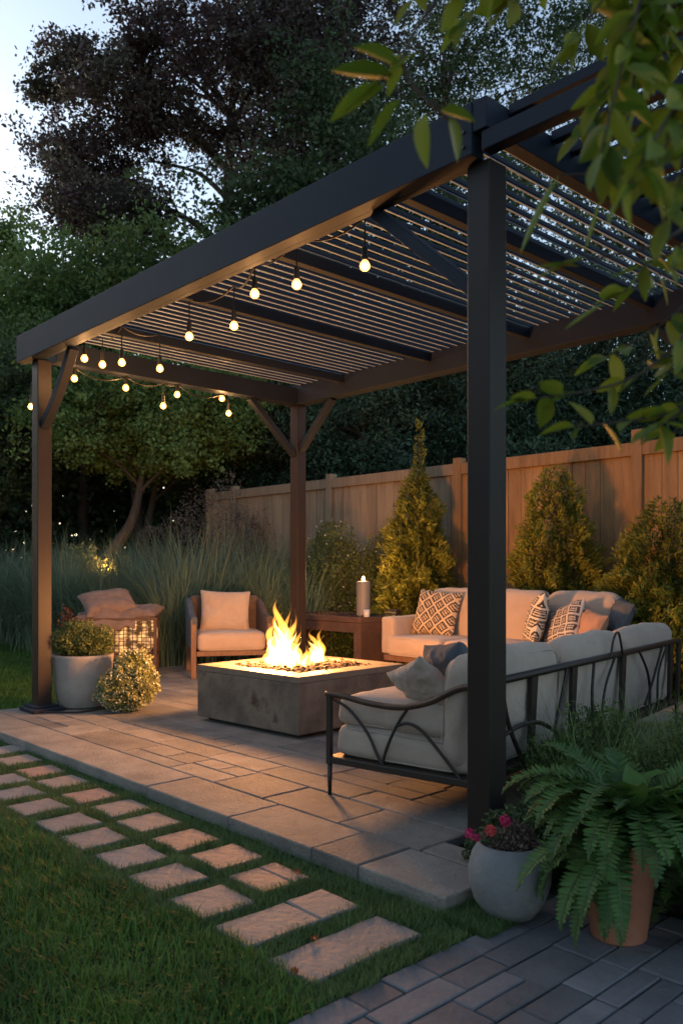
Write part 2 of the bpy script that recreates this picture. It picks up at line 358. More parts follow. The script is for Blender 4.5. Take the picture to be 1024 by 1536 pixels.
# stepping stones
row1 = [(404,1316),(340,1285),(279,1259),(225,1234),(182,1212),(135,1194),(95,1173),(61,1157),(27,1141),(8,1126)]
row2 = [(317,1352),(252,1316),(197,1285),(142,1257),(102,1235),(57,1212),(25,1190),(5,1171)]
ordw = ['first','second','third','fourth','fifth','sixth','seventh','eighth','ninth','tenth']
colr = {'pinkish': m_step2, 'grey': m_slate, 'tan': m_step3}
STONES = []
def stone(px, py, sx, sy, cn, label, two=False):
    p = P(px, py, -.055); lx, ly = W2L(p); STONES.append((lx, ly, sx, sy))
    mb = MB()
    if two: slab(mb, -sx/2, sx/2, -sy/2, sy*.14, -.03, .0, rng, .006, .002); slab(mb, -sx/2, sx/2, sy*.14, sy/2, -.03, .0, rng, .006, .002)
    else: slab(mb, -sx/2, sx/2, -sy/2, sy/2, -.03, .0, rng, .008, .002)
    o = mb.build('stepping_stone', colr[cn], loc=(p.x, p.y, -.05 + rng.uniform(-.003,.003)), rotz=PR + R(rng.uniform(-3,3)))
    tag(o, label, 'stepping stone', 'stepping stones in the lawn')
c1s = ['pinkish','pinkish','pinkish','tan','tan','pinkish','tan','pinkish','tan','grey']; c2s = ['tan','tan','grey','tan','tan','tan','grey','grey']
for i, p in enumerate(row1): stone(*p, .225, .22, c1s[i], f'{c1s[i]} square stepping stone, {ordw[i]} from the near end of the row nearest the patio', i == 0)
for i, p in enumerate(row2): stone(*p, .225, .225, c2s[i], f'{c2s[i]} square stepping stone, {ordw[i]} from the near end of the row beside the open lawn')
stone(432, 1376, .2, .47, 'tan', 'long rectangular stepping stone of two slabs, second from the brick paving', True)
stone(521, 1419, .2, .47, 'tan', 'long rectangular stepping stone nearest the brick paving and the round grey pot')

# lawn blades
nr = np.random.default_rng(7)
def inview(w, m=160):
    px = 512 + w[:,0]/w[:,1]*F; py = HY + (HC+.06)*F/w[:,1]
    return (w[:,1] > 1.2) & (px > -m) & (px < 1024+m) & (py < 1536+260)
def local_pts(n, x0, x1, y0, y1):
    l = np.stack([nr.uniform(x0,x1,n), nr.uniform(y0,y1,n)], 1)
    wx = PO.x + ca*l[:,0] - sa*l[:,1]; wy = PO.y + sa*l[:,0] + ca*l[:,1]
    return l, np.stack([wx, wy, np.full(n, -.068)], 1)
def mask_stone(l, g=.012):
    k = np.ones(len(l), bool)
    for sx_, sy_, a, b in STONES: k &= ~((abs(l[:,0]-sx_) < a/2-g) & (abs(l[:,1]-sy_) < b/2-g))
    return k
def nz(wp, s): return np.array([noise.noise((p[0]*s, p[1]*s, 0)) for p in wp])
# short turf between the stones
l, wp = local_pts(150000, -.6, 4.78, -1.32, -.59); k = inview(wp) & mask_stone(l, .013) ; l = l[k]; wp = wp[k]
k = (l[:,0] < 4.74 + .03*nz(wp, 9)); wp = wp[k]
k2 = nr.random(len(wp)) < np.clip((3.6/wp[:,1])**1.6, .12, 1); wp = wp[k2]; n = len(wp)
far = np.clip(wp[:,1]/3.5, 1, 2.2); hn = 1 + .55*nz(wp, 7)
v = blades(nr, wp, nr.uniform(.02,.042,n)*hn, nr.uniform(.0025,.004,n)*far, nr.uniform(0,.7,n), nr.uniform(.2,1.2,n), np.clip(.5+.5*nz(wp,5)+nr.normal(0,.25,n),0,1), 2)
l2, wp2 = local_pts(9000, 4.57, 4.78, -.62, -.36); wp = wp2; n = len(wp)
vb = blades(nr, wp, nr.uniform(.022,.045,n), nr.uniform(.0025,.004,n), nr.uniform(0,.7,n), nr.uniform(.2,1.2,n), np.clip(.5+nr.normal(0,.25,n),0,1), 2); v = merge([v, vb])
link('path_grass', npmesh('path_grass', *v), g_path, kind='stuff')
# edge strips: patio end / brick edge
# open lawn
l, wp = local_pts(520000, -6, 4.76, -5.0, -1.12); k = inview(wp) & mask_stone(l, .03); l = l[k]; wp = wp[k]
k = (l[:,1] < -1.24 + .07*nz(wp, 6)) & (l[:,0] < 4.735 + .03*nz(wp, 8)); wp = wp[k]
k2 = nr.random(len(wp)) < np.clip((2.9/wp[:,1])**1.8, .06, 1); wp = wp[k2]; n = len(wp)
print('lawn blades', n)
far = np.clip(wp[:,1]/3.2, 1, 3); hn = 1 + .5*nz(wp, 3) + .35*nz(wp, 11)
v = blades(nr, wp, nr.uniform(.035,.075,n)*hn, nr.uniform(.003,.005,n)*far, nr.uniform(0,.7,n), nr.uniform(.3,1.6,n), np.clip(.45+.8*nz(wp,2.5)+nr.normal(0,.22,n),0,1), 3)
link('lawn_grass', npmesh('lawn_grass', *v), g_lawn, kind='stuff')
kd = nr.random(len(wp)) < .035; wd_ = wp[kd]; n = len(wd_)
v = blades(nr, wd_, nr.uniform(.03,.07,n), nr.uniform(.002,.0035,n), nr.uniform(.3,1.2,n), nr.uniform(.2,1.5,n), nr.random(n), 3)
link('dry_grass', npmesh('dry_grass', *v), leafmat('straw_blade', (.09,.075,.03), (.15,.13,.06)), kind='stuff')
# lawn left of the patio
l, wp = local_pts(160000, -8, -.22, -1.3, 3.6); k = inview(wp) & ((l[:,0] < -1.92) | (l[:,1] < .98)) & (l[:,0] < -.27) & ((l[:,1] > -.55)|(l[:,0] < -.3)); wp = wp[k]; n = len(wp)
v = blades(nr, wp, nr.uniform(.04,.075,n), nr.uniform(.007,.012,n), nr.uniform(0,.6,n), nr.uniform(.3,1.4,n), np.clip(.4+.5*nz(wp,2)+nr.normal(0,.2,n),0,1), 2)
link('side_lawn_grass', npmesh('side_lawn_grass', *v), g_lawn, kind='stuff')

# ---------------------------------------------------------------- pergola
W_, D_ = 4.31, 2.62; ZB, ZT = 2.74, 2.95
pg = thing('pergola', 'large charcoal metal pergola with slatted roof over the stone patio', 'pergola', PO, PR)
def bx(name, m, parent, *a, bevel=.004, **k): return MB().box(*a).build(name, m, parent, bevel=bevel, **k)
hw = .057
for (x, y) in ((0,0),(W_,0),(0,D_),(W_,D_)):
    bx('post', m_post, pg, x-hw, x+hw, y-hw, y+hw, -.07 if x > 1 else .0, ZB-.002, bevel=.006)
bpl = MB(); bpl.box(-.13,.15,-.13,.12,.0,.032); bpl.box(-.10,.11,-.10,.09,.032,.05); bpl.build('base_plate', m_black, pg, bevel=.008)
def trap(x0, x1, y0, y1): pass
bx('front_beam', m_black, pg, -.19, W_+.02, -.125, -.045, ZB, ZT)
bx('front_soffit', m_black, pg, -.16, W_-.02, -.043, -.002, ZB+.003, ZB+.05)
bx('side_beam', m_black, pg, -.07, .07, .093, D_-.078, ZB+.0, ZB+.16)
bx('back_beam', m_black, pg, -.12, W_+1.2, D_-.07, D_+.07, ZB+.001, ZB+.19)
bx('end_beam', m_black, pg, W_+.023, W_+.09, -.122, D_+.6, ZT-.125, ZT-.002)
bx('extension_beam', m_black, pg, W_+.06, W_+1.5, -.115, -.05, ZB+.004, ZB+.078)
for x in (.72, 1.78, 2.75, 3.72):
    bx('rafter', m_black, pg, x-.028, x+.028, .0, D_-.072, ZB+.10, ZT-.040)
for y in (.9, 1.75): pass
m_skyline = mat('painted_sky_line', (.34,.43,.53), (.26,.33,.41), rough=.45, metal=0, bump=0)  # cool sky light between the slats put into a pale blue colour
n = 50
for i in range(n):
    x = .12 + i*(W_-.12)/(n-1)
    sl_ = bx('slat', m_black, pg, x-.010, x+.010, -.042, D_+.16, ZT-.026, ZT-.002, bevel=.002)
    bx('sky_line_strip', m_skyline, sl_, x-.005, x+.005, -.04, D_+.155, ZT-.0315, ZT-.0265, bevel=0)  # added pale strip standing in for the bright sky line along each slat
for i in range(22):
    y = .02 + i*.15
    bx('canopy_slat', m_black, pg, W_+.093, W_+1.15, y, y+.045, ZT-.03, ZT+.012, bevel=.002)
bx('extension_fascia', m_black, pg, W_+1.153, W_+1.22, -.1, D_+.6, ZT-.12, ZT+.018)
def brace(a, b, w_=.07, h_=.055, bow=.0, up=(0,0,1)):
    a, b = Vector(a), Vector(b); pts = []
    mid = (a+b)/2; d = (b-a).normalized(); ax = Vector((0,1,0)) if abs(d.x) > abs(d.y) else Vector((1,0,0))
    nrm = d.cross(ax).normalized()
    if nrm.z > 0: nrm = -nrm
    mb = MB(); N = 8; k = []
    for i in range(N+1):
        t = i/N; p = a + (b-a)*t - nrm*bow*math.sin(math.pi*t)
        k.append(p)
    for p in k:
        for i, j in ((-1,-1),(1,-1),(1,1),(-1,1)): mb.v.append(tuple(p + ax*i*w_/2 + nrm*j*h_/2))
    for i in range(N):
        for j in range(4): mb.f.append((i*4+j, i*4+(j+1)%4, (i+1)*4+(j+1)%4, (i+1)*4+j))
    mb.f += [(3,2,1,0), tuple(N*4+j for j in range(4))]
    mb.build('knee_brace', m_black, pg, bevel=.004)
brace((hw-.01,0,ZB-.52), (.55,0,ZB+.0), bow=-.03); brace((W_-hw+.01,0,ZB-.5), (W_-.62,0,ZB+.0))
brace((0,D_-hw+.01,ZB-.5), (0,D_-.6,ZB+.0)); brace((hw-.01,D_,ZB-.45), (.52,D_,ZB+.0)); brace((W_,D_-hw+.01,ZB-.5), (W_,D_-.6,ZB+.0)); brace((W_-hw+.01,D_,ZB-.5), (W_-.6,D_,ZB+.0))
for i in range(3): MB().tube([(W_-.02,-.1255,ZB+.04+i*.06),(W_-.02,-.132,ZB+.04+i*.06)], .008, 8).build('bolt', m_iron, pg)

# ---------------------------------------------------------------- string lights
m_core = emis('filament', (1,.6,.24), 22)
m_bulb = emis('warm_bulb_glass', (1,.33,.055), 2.6)
_nt = m_bulb.node_tree; _tr = nd(_nt, 'ShaderNodeBsdfTransparent'); _ad = nd(_nt, 'ShaderNodeAddShader'); _e = [n for n in _nt.nodes if n.type == 'EMISSION'][0]
_nt.links.new(_e.outputs[0], _ad.inputs[0]); _nt.links.new(_tr.outputs[0], _ad.inputs[1]); _nt.links.new(_ad.outputs[0], _nt.nodes['Material Output'].inputs['Surface'])
m_rub = mat('black_rubber', (.015,.014,.013), rough=.5)
def bulb_string(label, pts, anchors, e=1.7):
    o0 = Q(*pts[0]); t = thing('string_light', label, 'string light', o0)
    wr = MB(); tops = []
    for i, (px, py, d) in enumerate(pts):
        c = Q(px, py, d); s = .026
        top = c + Vector((0,0,.12)) if anchors[i] is None else Vector((c.x, c.y, anchors[i]))
        tops.append(top)
        h = MB(); M = Matrix.Translation(c - o0)
        h.lathe([(.001,.098),(.012,.096),(.0145,.09),(.0145,.05),(.017,.048),(.017,.03),(.013,.026)][::-1], 12, M)
        h.tube([c - o0 + Vector((0,0,.095)), top - o0], .0045, 6)
        hd = h.build('socket', m_rub, t, smooth=False)
        bl = MB(); bl.lathe([(.002,-s*1.02),(s*.5,-s*.88),(s*.88,-s*.5),(s*1.0,0),(s*.85,s*.5),(s*.6,s*.85),(.011,.03)], 16, M); bo_ = bl.build('bulb', m_bulb, hd, smooth=True)
        MB().blob(c - o0 + Vector((0,0,-.002)), .0115, 0, 0, 6, (1,1,1.25)).build('filament', m_core, hd, smooth=True)
        plamp('bulb_lamp', c - o0 + Vector((0,0,-.045)), e, (1,.5,.19), .02, t)
    for a, b in zip(tops[:-1], tops[1:]):
        L = (b-a).length; q = [a.lerp(b, k/10) - Vector((0,0,4*min(.16,L*.13)*(k/10)*(1-k/10))) - o0 for k in range(11)]
        wr.tube(q, .0055, 5)
    wr.build('cable', m_rub, t)
ZS = ZT - .06
bulb_string('string of five warm bulbs strung under the front of the slatted roof', [(547,399,4.15),(445,427,4.4),(382,441,4.72),(351,489,5.15),(284,505,5.4)], [2.86,2.86,2.84,2.86,2.86], 1.2)
bulb_string('string of four warm bulbs hanging just inside the left post', [(127,538,6.25),(154,547,6.4),(183,544,6.1),(240,553,6.3)], [ZS]*4, 2.2)
bulb_string('string of warm bulbs hanging low along the left side beam', [(112,568,6.75),(189,582,7.05),(245,609,7.3),(266,592,7.35),(333,598,7.75),(343,620,7.95)], [ZB]*6, 2.0)
bulb_string('single warm bulb hanging outside the left post in the trees', [(47,610,7.3)], [2.75])

# ---------------------------------------------------------------- soft shapes
def cushion_mesh(hx, hy, hz, r, bulge=.02, wr=.006, seed=0, n=16, seam=True):
    v = {}; V = []; Fc = []
    def key(p): return tuple(round(q, 5) for q in p)
    def warp(t): return math.copysign(1-(1-abs(t))**1.25, t)
    def put(p):
        k = key(p)
        if k in v: return v[k]
        q = Vector((warp(p[0])*hx, warp(p[1])*hy, warp(p[2])*hz))
        inn = Vector((max(-(hx-r), min(hx-r, q.x)), max(-(hy-r), min(hy-r, q.y)), max(-(hz-r), min(hz-r, q.z))))
        d = q - inn
        if d.length > 1e-7: q = inn + d.normalized()*r
        fx, fy, fz = 1-(q.x/hx)**2, 1-(q.y/hy)**2, 1-(q.z/hz)**2
        q.z += math.copysign(bulge*max(0,fx)**.6*max(0,fy)**.6, q.z) if abs(q.z) > hz*.3 else 0
        q.x += (q.x/hx)*bulge*.6*max(0,fy)*max(0,fz); q.y += (q.y/hy)*bulge*.6*max(0,fx)*max(0,fz)
        nn = noise.noise(Vector((q.x*5, q.y*5, q.z*5+seed*7.3)))*wr*1.3 + noise.noise(Vector((q.x*13+seed, q.y*13, q.z*13)))*wr*.7
        q += q.normalized()*nn
        V.append(tuple(q)); v[k] = len(V)-1; return v[k]
    for ax in range(3):
        for s in (-1, 1):
            for i in range(n):
                for j in range(n):
                    c = []
                    for a, b in ((i,j),(i+1,j),(i+1,j+1),(i,j+1)):
                        p = [0,0,0]; p[ax] = s; p[(ax+1)%3] = -1+2*a/n; p[(ax+2)%3] = -1+2*b/n; c.append(put(p))
                    Fc.append(tuple(c if s > 0 else c[::-1]))
    return V, Fc
def cushion(name, m, parent, c, half, r=.05, bulge=.02, wr=.008, seed=0, rot=(0,0,0), label=None, pip=True, n=16):
    V, Fc = cushion_mesh(*half, r, bulge, wr, seed, n)
    M = Matrix.Translation(c) @ Matrix.Rotation(rot[2],4,'Z') @ Matrix.Rotation(rot[1],4,'Y') @ Matrix.Rotation(rot[0],4,'X')
    o = MB().add(V, Fc, M).build(name, m, parent, smooth=True, label=label)
    if pip:
        t = MB(); q = []
        ax = half.index(min(half)); u, w_ = [(1,2),(0,2),(0,1)][ax]
        for s in (1, -1):
            q = []
            ru, rw = half[u]+bulge*.05, half[w_]+bulge*.05
            for k in range(48):
                a = 2*math.pi*k/48; cu, su = math.cos(a), math.sin(a)
                p = [0,0,0]; e = .22
                p[u] = math.copysign(abs(cu)**e, cu)*(ru-r*.16); p[w_] = math.copysign(abs(su)**e, su)*(rw-r*.16); p[ax] = s*(half[ax]-r*.28)
                q.append(M @ Vector(p))
            t.tube(q + [q[0]], .0042, 5)
        t.build('piping', m, o, smooth=True)
    return o
def pillow_mesh(w, h, t, n=28, seed=0, wr=.008):
    V = []; Fc = []
    for s in (1, -1):
        for i in range(n+1):
            for j in range(n+1):
                u = -1+2*i/n; v = -1+2*j/n
                pin = 1 - .07*(1-v*v)*abs(u)**3; pin2 = 1 - .07*(1-u*u)*abs(v)**3
                th = t/2*((1-u**4)*(1-v**4))**.55
                nn = noise.noise(Vector((u*2.2+seed, v*2.2, s)))*wr*1.6 + noise.noise(Vector((u*6, v*6+seed, s*2)))*wr
                V.append((u*w/2*pin, s*th + (nn if th > 0 else 0)*min(1, th/(t*.2)), v*h/2*pin2))
        k = 0 if s > 0 else (n+1)**2
        for i in range(n):
            for j in range(n):
                q = (k+i*(n+1)+j, k+i*(n+1)+j+1, k+(i+1)*(n+1)+j+1, k+(i+1)*(n+1)+j)
                Fc.append(q if s > 0 else q[::-1])
    return V, Fc
def pillow(label, m, loc, w, h, t, rotz=0, tilt=0, roll=0, seed=0, sag=0, cat='pillow', group=None, name='throw_pillow'):
    V, Fc = pillow_mesh(w, h, t, seed=seed)
    V = [(x, y, z - sag*(x/w*2)**2*0 ) for x,y,z in V]
    mb = MB().add(V, Fc); o = mb.build(name, m, smooth=True)
    o.location = loc; o.rotation_euler = (Matrix.Rotation(rotz,3,'Z') @ Matrix.Rotation(tilt,3,'X') @ Matrix.Rotation(roll,3,'Y')).to_euler()
    return tag(o, label, cat, group)
def lattice_mat(name, light, dark, sc_=1.0, off=0):
    m = bpy.data.materials.new(name); m.use_nodes = True; nt = m.node_tree; l = nt.links; b = nt.nodes['Principled BSDF']; b.inputs['Roughness'].default_value = .9
    tc = nd(nt, 'ShaderNodeTexCoord'); mp = nd(nt, 'ShaderNodeMapping'); mp.inputs['Rotation'].default_value = (0, R(45+off), 0); mp.inputs['Scale'].default_value = (sc_, 0, sc_); l.new(tc.outputs['Object'], mp.inputs[0])
    def wave(dirn, s, dist, lo, hi):
        wv = nd(nt, 'ShaderNodeTexWave', bands_direction=dirn, i_Scale=s, i_Distortion=dist, i_Detail=2); wv.inputs['Detail Scale'].default_value = 3
        l.new(mp.outputs[0], wv.inputs[0]); r = nd(nt, 'ShaderNodeMapRange'); r.inputs[1].default_value = lo; r.inputs[2].default_value = hi; l.new(wv.outputs['Fac'], r.inputs[0]); return r.outputs[0]
    def math_(op, a, b_=None, val=None):
        n_ = nd(nt, 'ShaderNodeMath', operation=op); l.new(a, n_.inputs[0])
        if b_ is not None: l.new(b_, n_.inputs[1])
        elif val is not None: n_.inputs[1].default_value = val
        n_.use_clamp = True; return n_.outputs[0]
    A = wave('X', 3.1, .8, .62, .7); B = wave('Z', 3.1, .8, .62, .7)
    a = wave('X', 13, 1.6, .35, .6); c = wave('Z', 13, 1.6, .35, .6)
    ch = nd(nt, 'ShaderNodeTexChecker', i_Scale=9.9); l.new(mp.outputs[0], ch.inputs[0])
    fine = nd(nt, 'ShaderNodeMix'); fine.inputs[0].default_value = .25; l.new(a, fine.inputs[2]); l.new(c, fine.inputs[3])
    band = math_('MAXIMUM', A, B); inv = math_('SUBTRACT', band, None, 0)
    bandl = math_('MAXIMUM', wave('X', 3.1, .8, .88, .93), wave('Z', 3.1, .8, .88, .93))
    sub = nd(nt, 'ShaderNodeMath', operation='SUBTRACT'); sub.use_clamp = True; l.new(fine.outputs[0], sub.inputs[0]); l.new(band, sub.inputs[1])
    tot = math_('MAXIMUM', sub.outputs[0], bandl)
    mx = nd(nt, 'ShaderNodeMix', data_type='RGBA'); mx.inputs[6].default_value = c4(dark); mx.inputs[7].default_value = c4(light); l.new(tot, mx.inputs[0])
    l.new(mx.outputs[2], b.inputs['Base Color'])
    ns = nd(nt, 'ShaderNodeTexNoise', i_Scale=250); l.new(tc.outputs['Object'], ns.inputs[0]); bp = nd(nt, 'ShaderNodeBump', i_Strength=.4, i_Distance=.01); l.new(ns.outputs[0], bp.inputs['Height']); l.new(bp.outputs[0], b.inputs['Normal'])
    return m
m_pat = lattice_mat('woven_lattice', (.52,.38,.24), (.03,.022,.018)); m_pat2 = lattice_mat('woven_plaid', (.6,.5,.38), (.035,.027,.025), 1.1, 25)
m_pat3 = lattice_mat('faded_plaid', (.5,.44,.38), (.05,.035,.035), 1.2, 45)

# ---------------------------------------------------------------- fire pit
pc = P(448, 1111); PIT = R(-43.6); u_ = Vector((-.724,.69,0)); v_ = Vector((.69,.724,0))
pit = thing('fire_pit', 'square stained concrete fire pit burning in the middle of the patio', 'fire pit', pc, math.atan2(v_.y, v_.x))
# local x = v_ (right/back), y = left/back
PL, PW, PH = 1.07, 1.08, .408
bd = MB(); t_ = .2
def rotframe(mb, o0, o1, z0, z1):  # square ring with outer rect o0..  
    pass
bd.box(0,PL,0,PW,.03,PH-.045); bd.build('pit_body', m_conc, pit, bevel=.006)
bx('plinth', m_joint, pit, .06,PL-.06,.06,PW-.06,0,.029)
rim = MB(); g = .175
X = [0,g,PL-g,PL]; Y = [0,g,PW-g,PW]
z0, z1 = PH-.044, PH
vv = []; ff = []
for z in (z0, z1):
    for (x,y) in ((0,0),(PL,0),(PL,PW),(0,PW),(g,g),(PL-g,g),(PL-g,PW-g),(g,PW-g)): vv.append((x,y,z))
for i in range(4):
    j = (i+1)%4
    ff += [(8+i,8+j,8+4+j,8+4+i), (i,4+i,4+j,j), (i,j,8+j,8+i), (4+i,8+4+i,8+4+j,4+j)]
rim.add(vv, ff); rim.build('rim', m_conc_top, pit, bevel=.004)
gr = MB(); rg = random.Random(2)
for i in range(900):
    x, y = rg.uniform(g-.03,PL-g+.03), rg.uniform(g-.03,PW-g+.03); 
    gr.blob((x,y,PH-.03+rg.uniform(0,.03)+.012*noise.noise((x*5,y*5,0))), rg.uniform(.009,.02), i, .7, 3, (1,1,.8))
o = gr.build('lava_rock', m_lava, pit, kind='stuff')
# flames
fo = flamevol('flame_outer', (1,.34,.045), (1,.16,.012), 30, 20, .4, .85); fi = flamevol('flame_inner', (1,.52,.13), (1,.36,.06), 90, 48, .4, .8)
iv = lambda p: (Matrix.Rotation(-math.atan2(v_.y, v_.x), 3, 'Z') @ (Vector(p) - pc))
fl = thing('fire', 'tall orange and yellow flames rising from the fire pit', 'fire', Vector((P(430,1030).x, 6.15, PH)))
FO = Vector(fl.location)
def tongue(px, y0, y1, d, wpx, seed, mats=(0,1), sway=.25):
    """tapering wavy tongue from pixel row y0 up to y1"""
    rg = random.Random(seed); b = Q(px, y0, d); b.z = PH - .01; h = (y0-y1)/F*d; r0 = wpx/F*d/2
    for kind, m in ((0, fo), (1, fi)):
        N = 22; pts = []; rr = []; hh = h*(1 if kind == 0 else .72)
        ph = rg.random()*6
        for i in range(N+1):
            t = i/N; amp = r0*sway*(t**.8)*3
            pts.append(b - FO + Vector((math.sin(t*5+seed)*amp + (.5*math.sin(t*11+seed*2)*amp), math.cos(t*4.3+seed*1.3)*amp*.7, hh*t)))
            prof = (t*5)**.6*.62 if t < .2 else 0
            q = math.sin(math.pi*min(1,(t*.8+.2)))**.9 * (1-t)**.95*1.35
            rr.append(max(.0015, r0*q*(1 if kind == 0 else .58)*(1+.22*math.sin(t*17+seed))))
        mb = MB(); mb.tube(pts, rr, 12); mb.build('flame' if kind == 0 else 'flame_core', m, fl, smooth=True)
for i, a in enumerate([(424,990,884,6.2,27,1),(412,992,918,6.1,24,2),(438,992,905,6.05,18,3),(447,990,930,6.15,13,9),(403,988,940,6.2,15,5),(428,996,945,5.98,18,6),(418,990,902,6.25,16,14),(432,988,896,6.28,13,15),(441,994,950,6.0,11,16),
          (474,988,938,6.3,22,7),(482,986,930,6.35,12,8),(468,990,950,6.2,14,13),(457,998,962,6.0,12,4),(437,1002,965,5.9,12,10)]): tongue(*a)
plamp('fire_lamp', Vector((P(430,1030).x-.02, 6.12, .70)) - FO, 150, (1,.40,.12), .13, fl)
plamp('fire_lamp', Q(474,965,6.3) - FO, 48, (1,.40,.12), .08, fl)

# ---------------------------------------------------------------- right sofa
so_ = Vector((.572,3.57,0)); SR = math.atan2(.788,.616)
sf = thing('outdoor_sofa', 'long wrought iron sofa with grey cushions seen from behind the pergola post', 'sofa', so_, SR)
SD, SL = .82, 2.95
fr = MB()
# base frame
bx('seat_frame', m_iron, sf, 0, SL, 0, SD, .155, .19, bevel=.006)
for (x, y) in ((.012,SD-.012),(.012,.012),(SL-.02,SD-.02),(SL-.02,.012),(SL/2,SD-.02),(SL/2,.012)):
    MB().tube([(x,y,0),(x,y,.156)], [.009,.013], 8).build('leg', m_iron, sf, smooth=True)
ar = MB(); ar.bar((.01,SD-.012,.15),(.01,SD-.012,.49),.026,.026)
ar.build('arm_post', m_iron, sf, bevel=.003)
tp = [(.01,SD+.01,.492),(.01,SD-.1,.488),(.01,SD-.25,.470),(.01,SD-.42,.468),(.01,SD-.58,.505),(.01,.1,.575),(.01,0,.6)]
MB().tube(tp, .015, 8, sub=6).build('arm_rail', m_bronze, sf, smooth=True)
y_ = lambda q: SD - q  # q = distance from the front
def ac(pts): MB().tube([(.01, y_(a), b) for a, b in pts], .0075, 6, sub=6).build('scroll_bar', m_iron, sf, smooth=True)
ac([(.02,.475),(.13,.43),(.24,.33),(.30,.23),(.34,.175)]); ac([(.47,.468),(.42,.40),(.37,.31),(.335,.22),(.33,.175)]); ac([(.40,.375),(.47,.40),(.55,.37),(.65,.28),(.76,.17)])
# back frame
MB().tube([(0,0,.6),(SL*.5,-.003,.6),(SL,0,.6)], .019, 8).build('back_rail', m_iron, sf, smooth=True)
for x in (.02,.56,1.05,1.8,2.74,2.93):
    MB().add(*(lambda a,b,w1,w2: ([(a-w1,-.012,.17),(a+w1,-.012,.17),(a+w1,.012,.17),(a-w1,.012,.17),(b-w2,-.012,.59),(b+w2,-.012,.59),(b+w2,.012,.59),(b-w2,.012,.59)],
      [(0,3,2,1),(4,5,6,7),(0,1,5,4),(1,2,6,5),(2,3,7,6),(3,0,4,7)]))(x-.02,x+.02,.018,.032)).build('back_post', m_iron, sf, bevel=.003)
def bc(pts, r=.0085): MB().tube([(a, -.022, b) for a, b in pts], r, 6, sub=6).build('scroll_bar', m_iron, sf, smooth=True)
bc([(.2,.59),(.26,.42),(.38,.25),(.45,.17)], .012); bc([(.93,.59),(.86,.45),(.78,.3),(.76,.17)]); bc([(.1,.33),(.35,.375),(.6,.36),(.85,.26)], .011)
bc([(1.3,.59),(1.27,.4),(1.3,.17)]); bc([(1.62,.59),(1.48,.45),(1.42,.3),(1.44,.17)]); bc([(1.55,.59),(1.6,.7),(1.68,.73),(1.75,.6)], .007)
bc([(2.05,.59),(2.2,.45),(2.25,.3),(2.2,.17)]); bc([(2.6,.59),(2.42,.42),(2.4,.17)]); bc([(2.5,.59),(2.3,.38),(2.15,.25)])
for i in range(3):
    x0 = .04 + i*.97; x1 = x0 + .95; cx = (x0+x1)/2
    cushion('seat_cushion', m_fabg, sf, (cx,.43,.265), ((x1-x0)/2,.375,.075), .045, .008, .009, seed=i)
    cushion('seat_cushion', m_fabg, sf, (cx+.01,.45,.405), ((x1-x0)/2-.01,.36,.065), .045, .03, .012, seed=i+5)
    cushion('back_cushion', m_fabg, sf, (cx,.125,.455), ((x1-x0)/2,.08,.25), .07, .035, .016, seed=i+9, rot=(R(4),0,0), n=18)
def S2W(x, y, z): return so_ + Matrix.Rotation(SR,3,'Z') @ Vector((x,y,z))
pillow('slate grey pillow slumped on the iron sofa behind the bronze arm rail', m_denim, S2W(.27,.25,.60), .36,.34,.15, SR+R(62), R(-24), R(8), 3)
pillow('pale grey pillow leaning at the front of the slate pillow on the iron sofa', m_fabg, S2W(.15,.35,.55), .33,.30,.1, SR+R(80), R(-38), R(25), 8)

# ---------------------------------------------------------------- back sofa (pergola frame)
bo = L2W(.588, 3.22); bs = thing('garden_sofa', 'warm beige sofa facing the fire in front of the fence shrubs', 'sofa', bo, PR)
BL, BD = 2.2, .86
bx('seat_frame', m_teak, bs, .0, BL, .02, BD, .2, .255, bevel=.006)
for x in (.2,1.15,2.1): MB().bar((x,.06,0),(x,.06,.2),.035,.035).build('leg', m_iron, bs)
for x in (.2,2.1): MB().bar((x,BD-.05,0),(x,BD-.05,.2),.035,.035).build('leg', m_iron, bs)
cushion('arm', m_fab, bs, (-.03,.5,.44), (.085,.4,.185), .025, .004, .004, seed=3, pip=False)
bx('back_panel', m_fab, bs, .06, BL, BD-.09, BD, .256, .74, bevel=.02)
for i in range(3):
    x0 = .07 + i*.71; cx = x0+.35
    cushion('seat_cushion', m_fab, bs, (cx,.33,.35), (.35,.36,.095), .05, .012, .007, seed=20+i)
    cushion('back_cushion', m_fab, bs, (cx,.66,.63), (.347,.1,.25), .08, .04, .012, seed=30+i, rot=(R(-9),0,0), n=18)
pf = lambda lx, ly, z: L2W(lx, ly, z)
pillow('black and cream lattice pillow at the left end of the beige sofa', m_pat, pf(.92,3.66,.665), .5,.48,.17, PR+R(8), R(-18), R(4), 1)
pillow('black and cream plaid pillow leaning edge-on at the middle of the beige sofa', m_pat2, pf(2.13,3.6,.645), .44,.46,.16, PR+R(-52), R(-14), R(-14), 2)
pillow('faded plaid pillow at the right of the beige sofa behind the iron sofa', m_pat3, pf(2.42,3.60,.615), .44,.42,.16, PR+R(-28), R(-26), R(-20), 4)
pillow('small plain peach pillow at the far right corner of the beige sofa', mat('peach_cotton',(.42,.24,.16),rough=.9), pf(2.68,3.56,.60), .36,.34,.16, PR+R(-30), R(-24), R(10), 5)
pillow('dark grey pillow at the far right end of the beige sofa back', m_denim, pf(2.80,3.84,.70), .36,.32,.15, PR+R(-40), R(-24), R(10), 6)

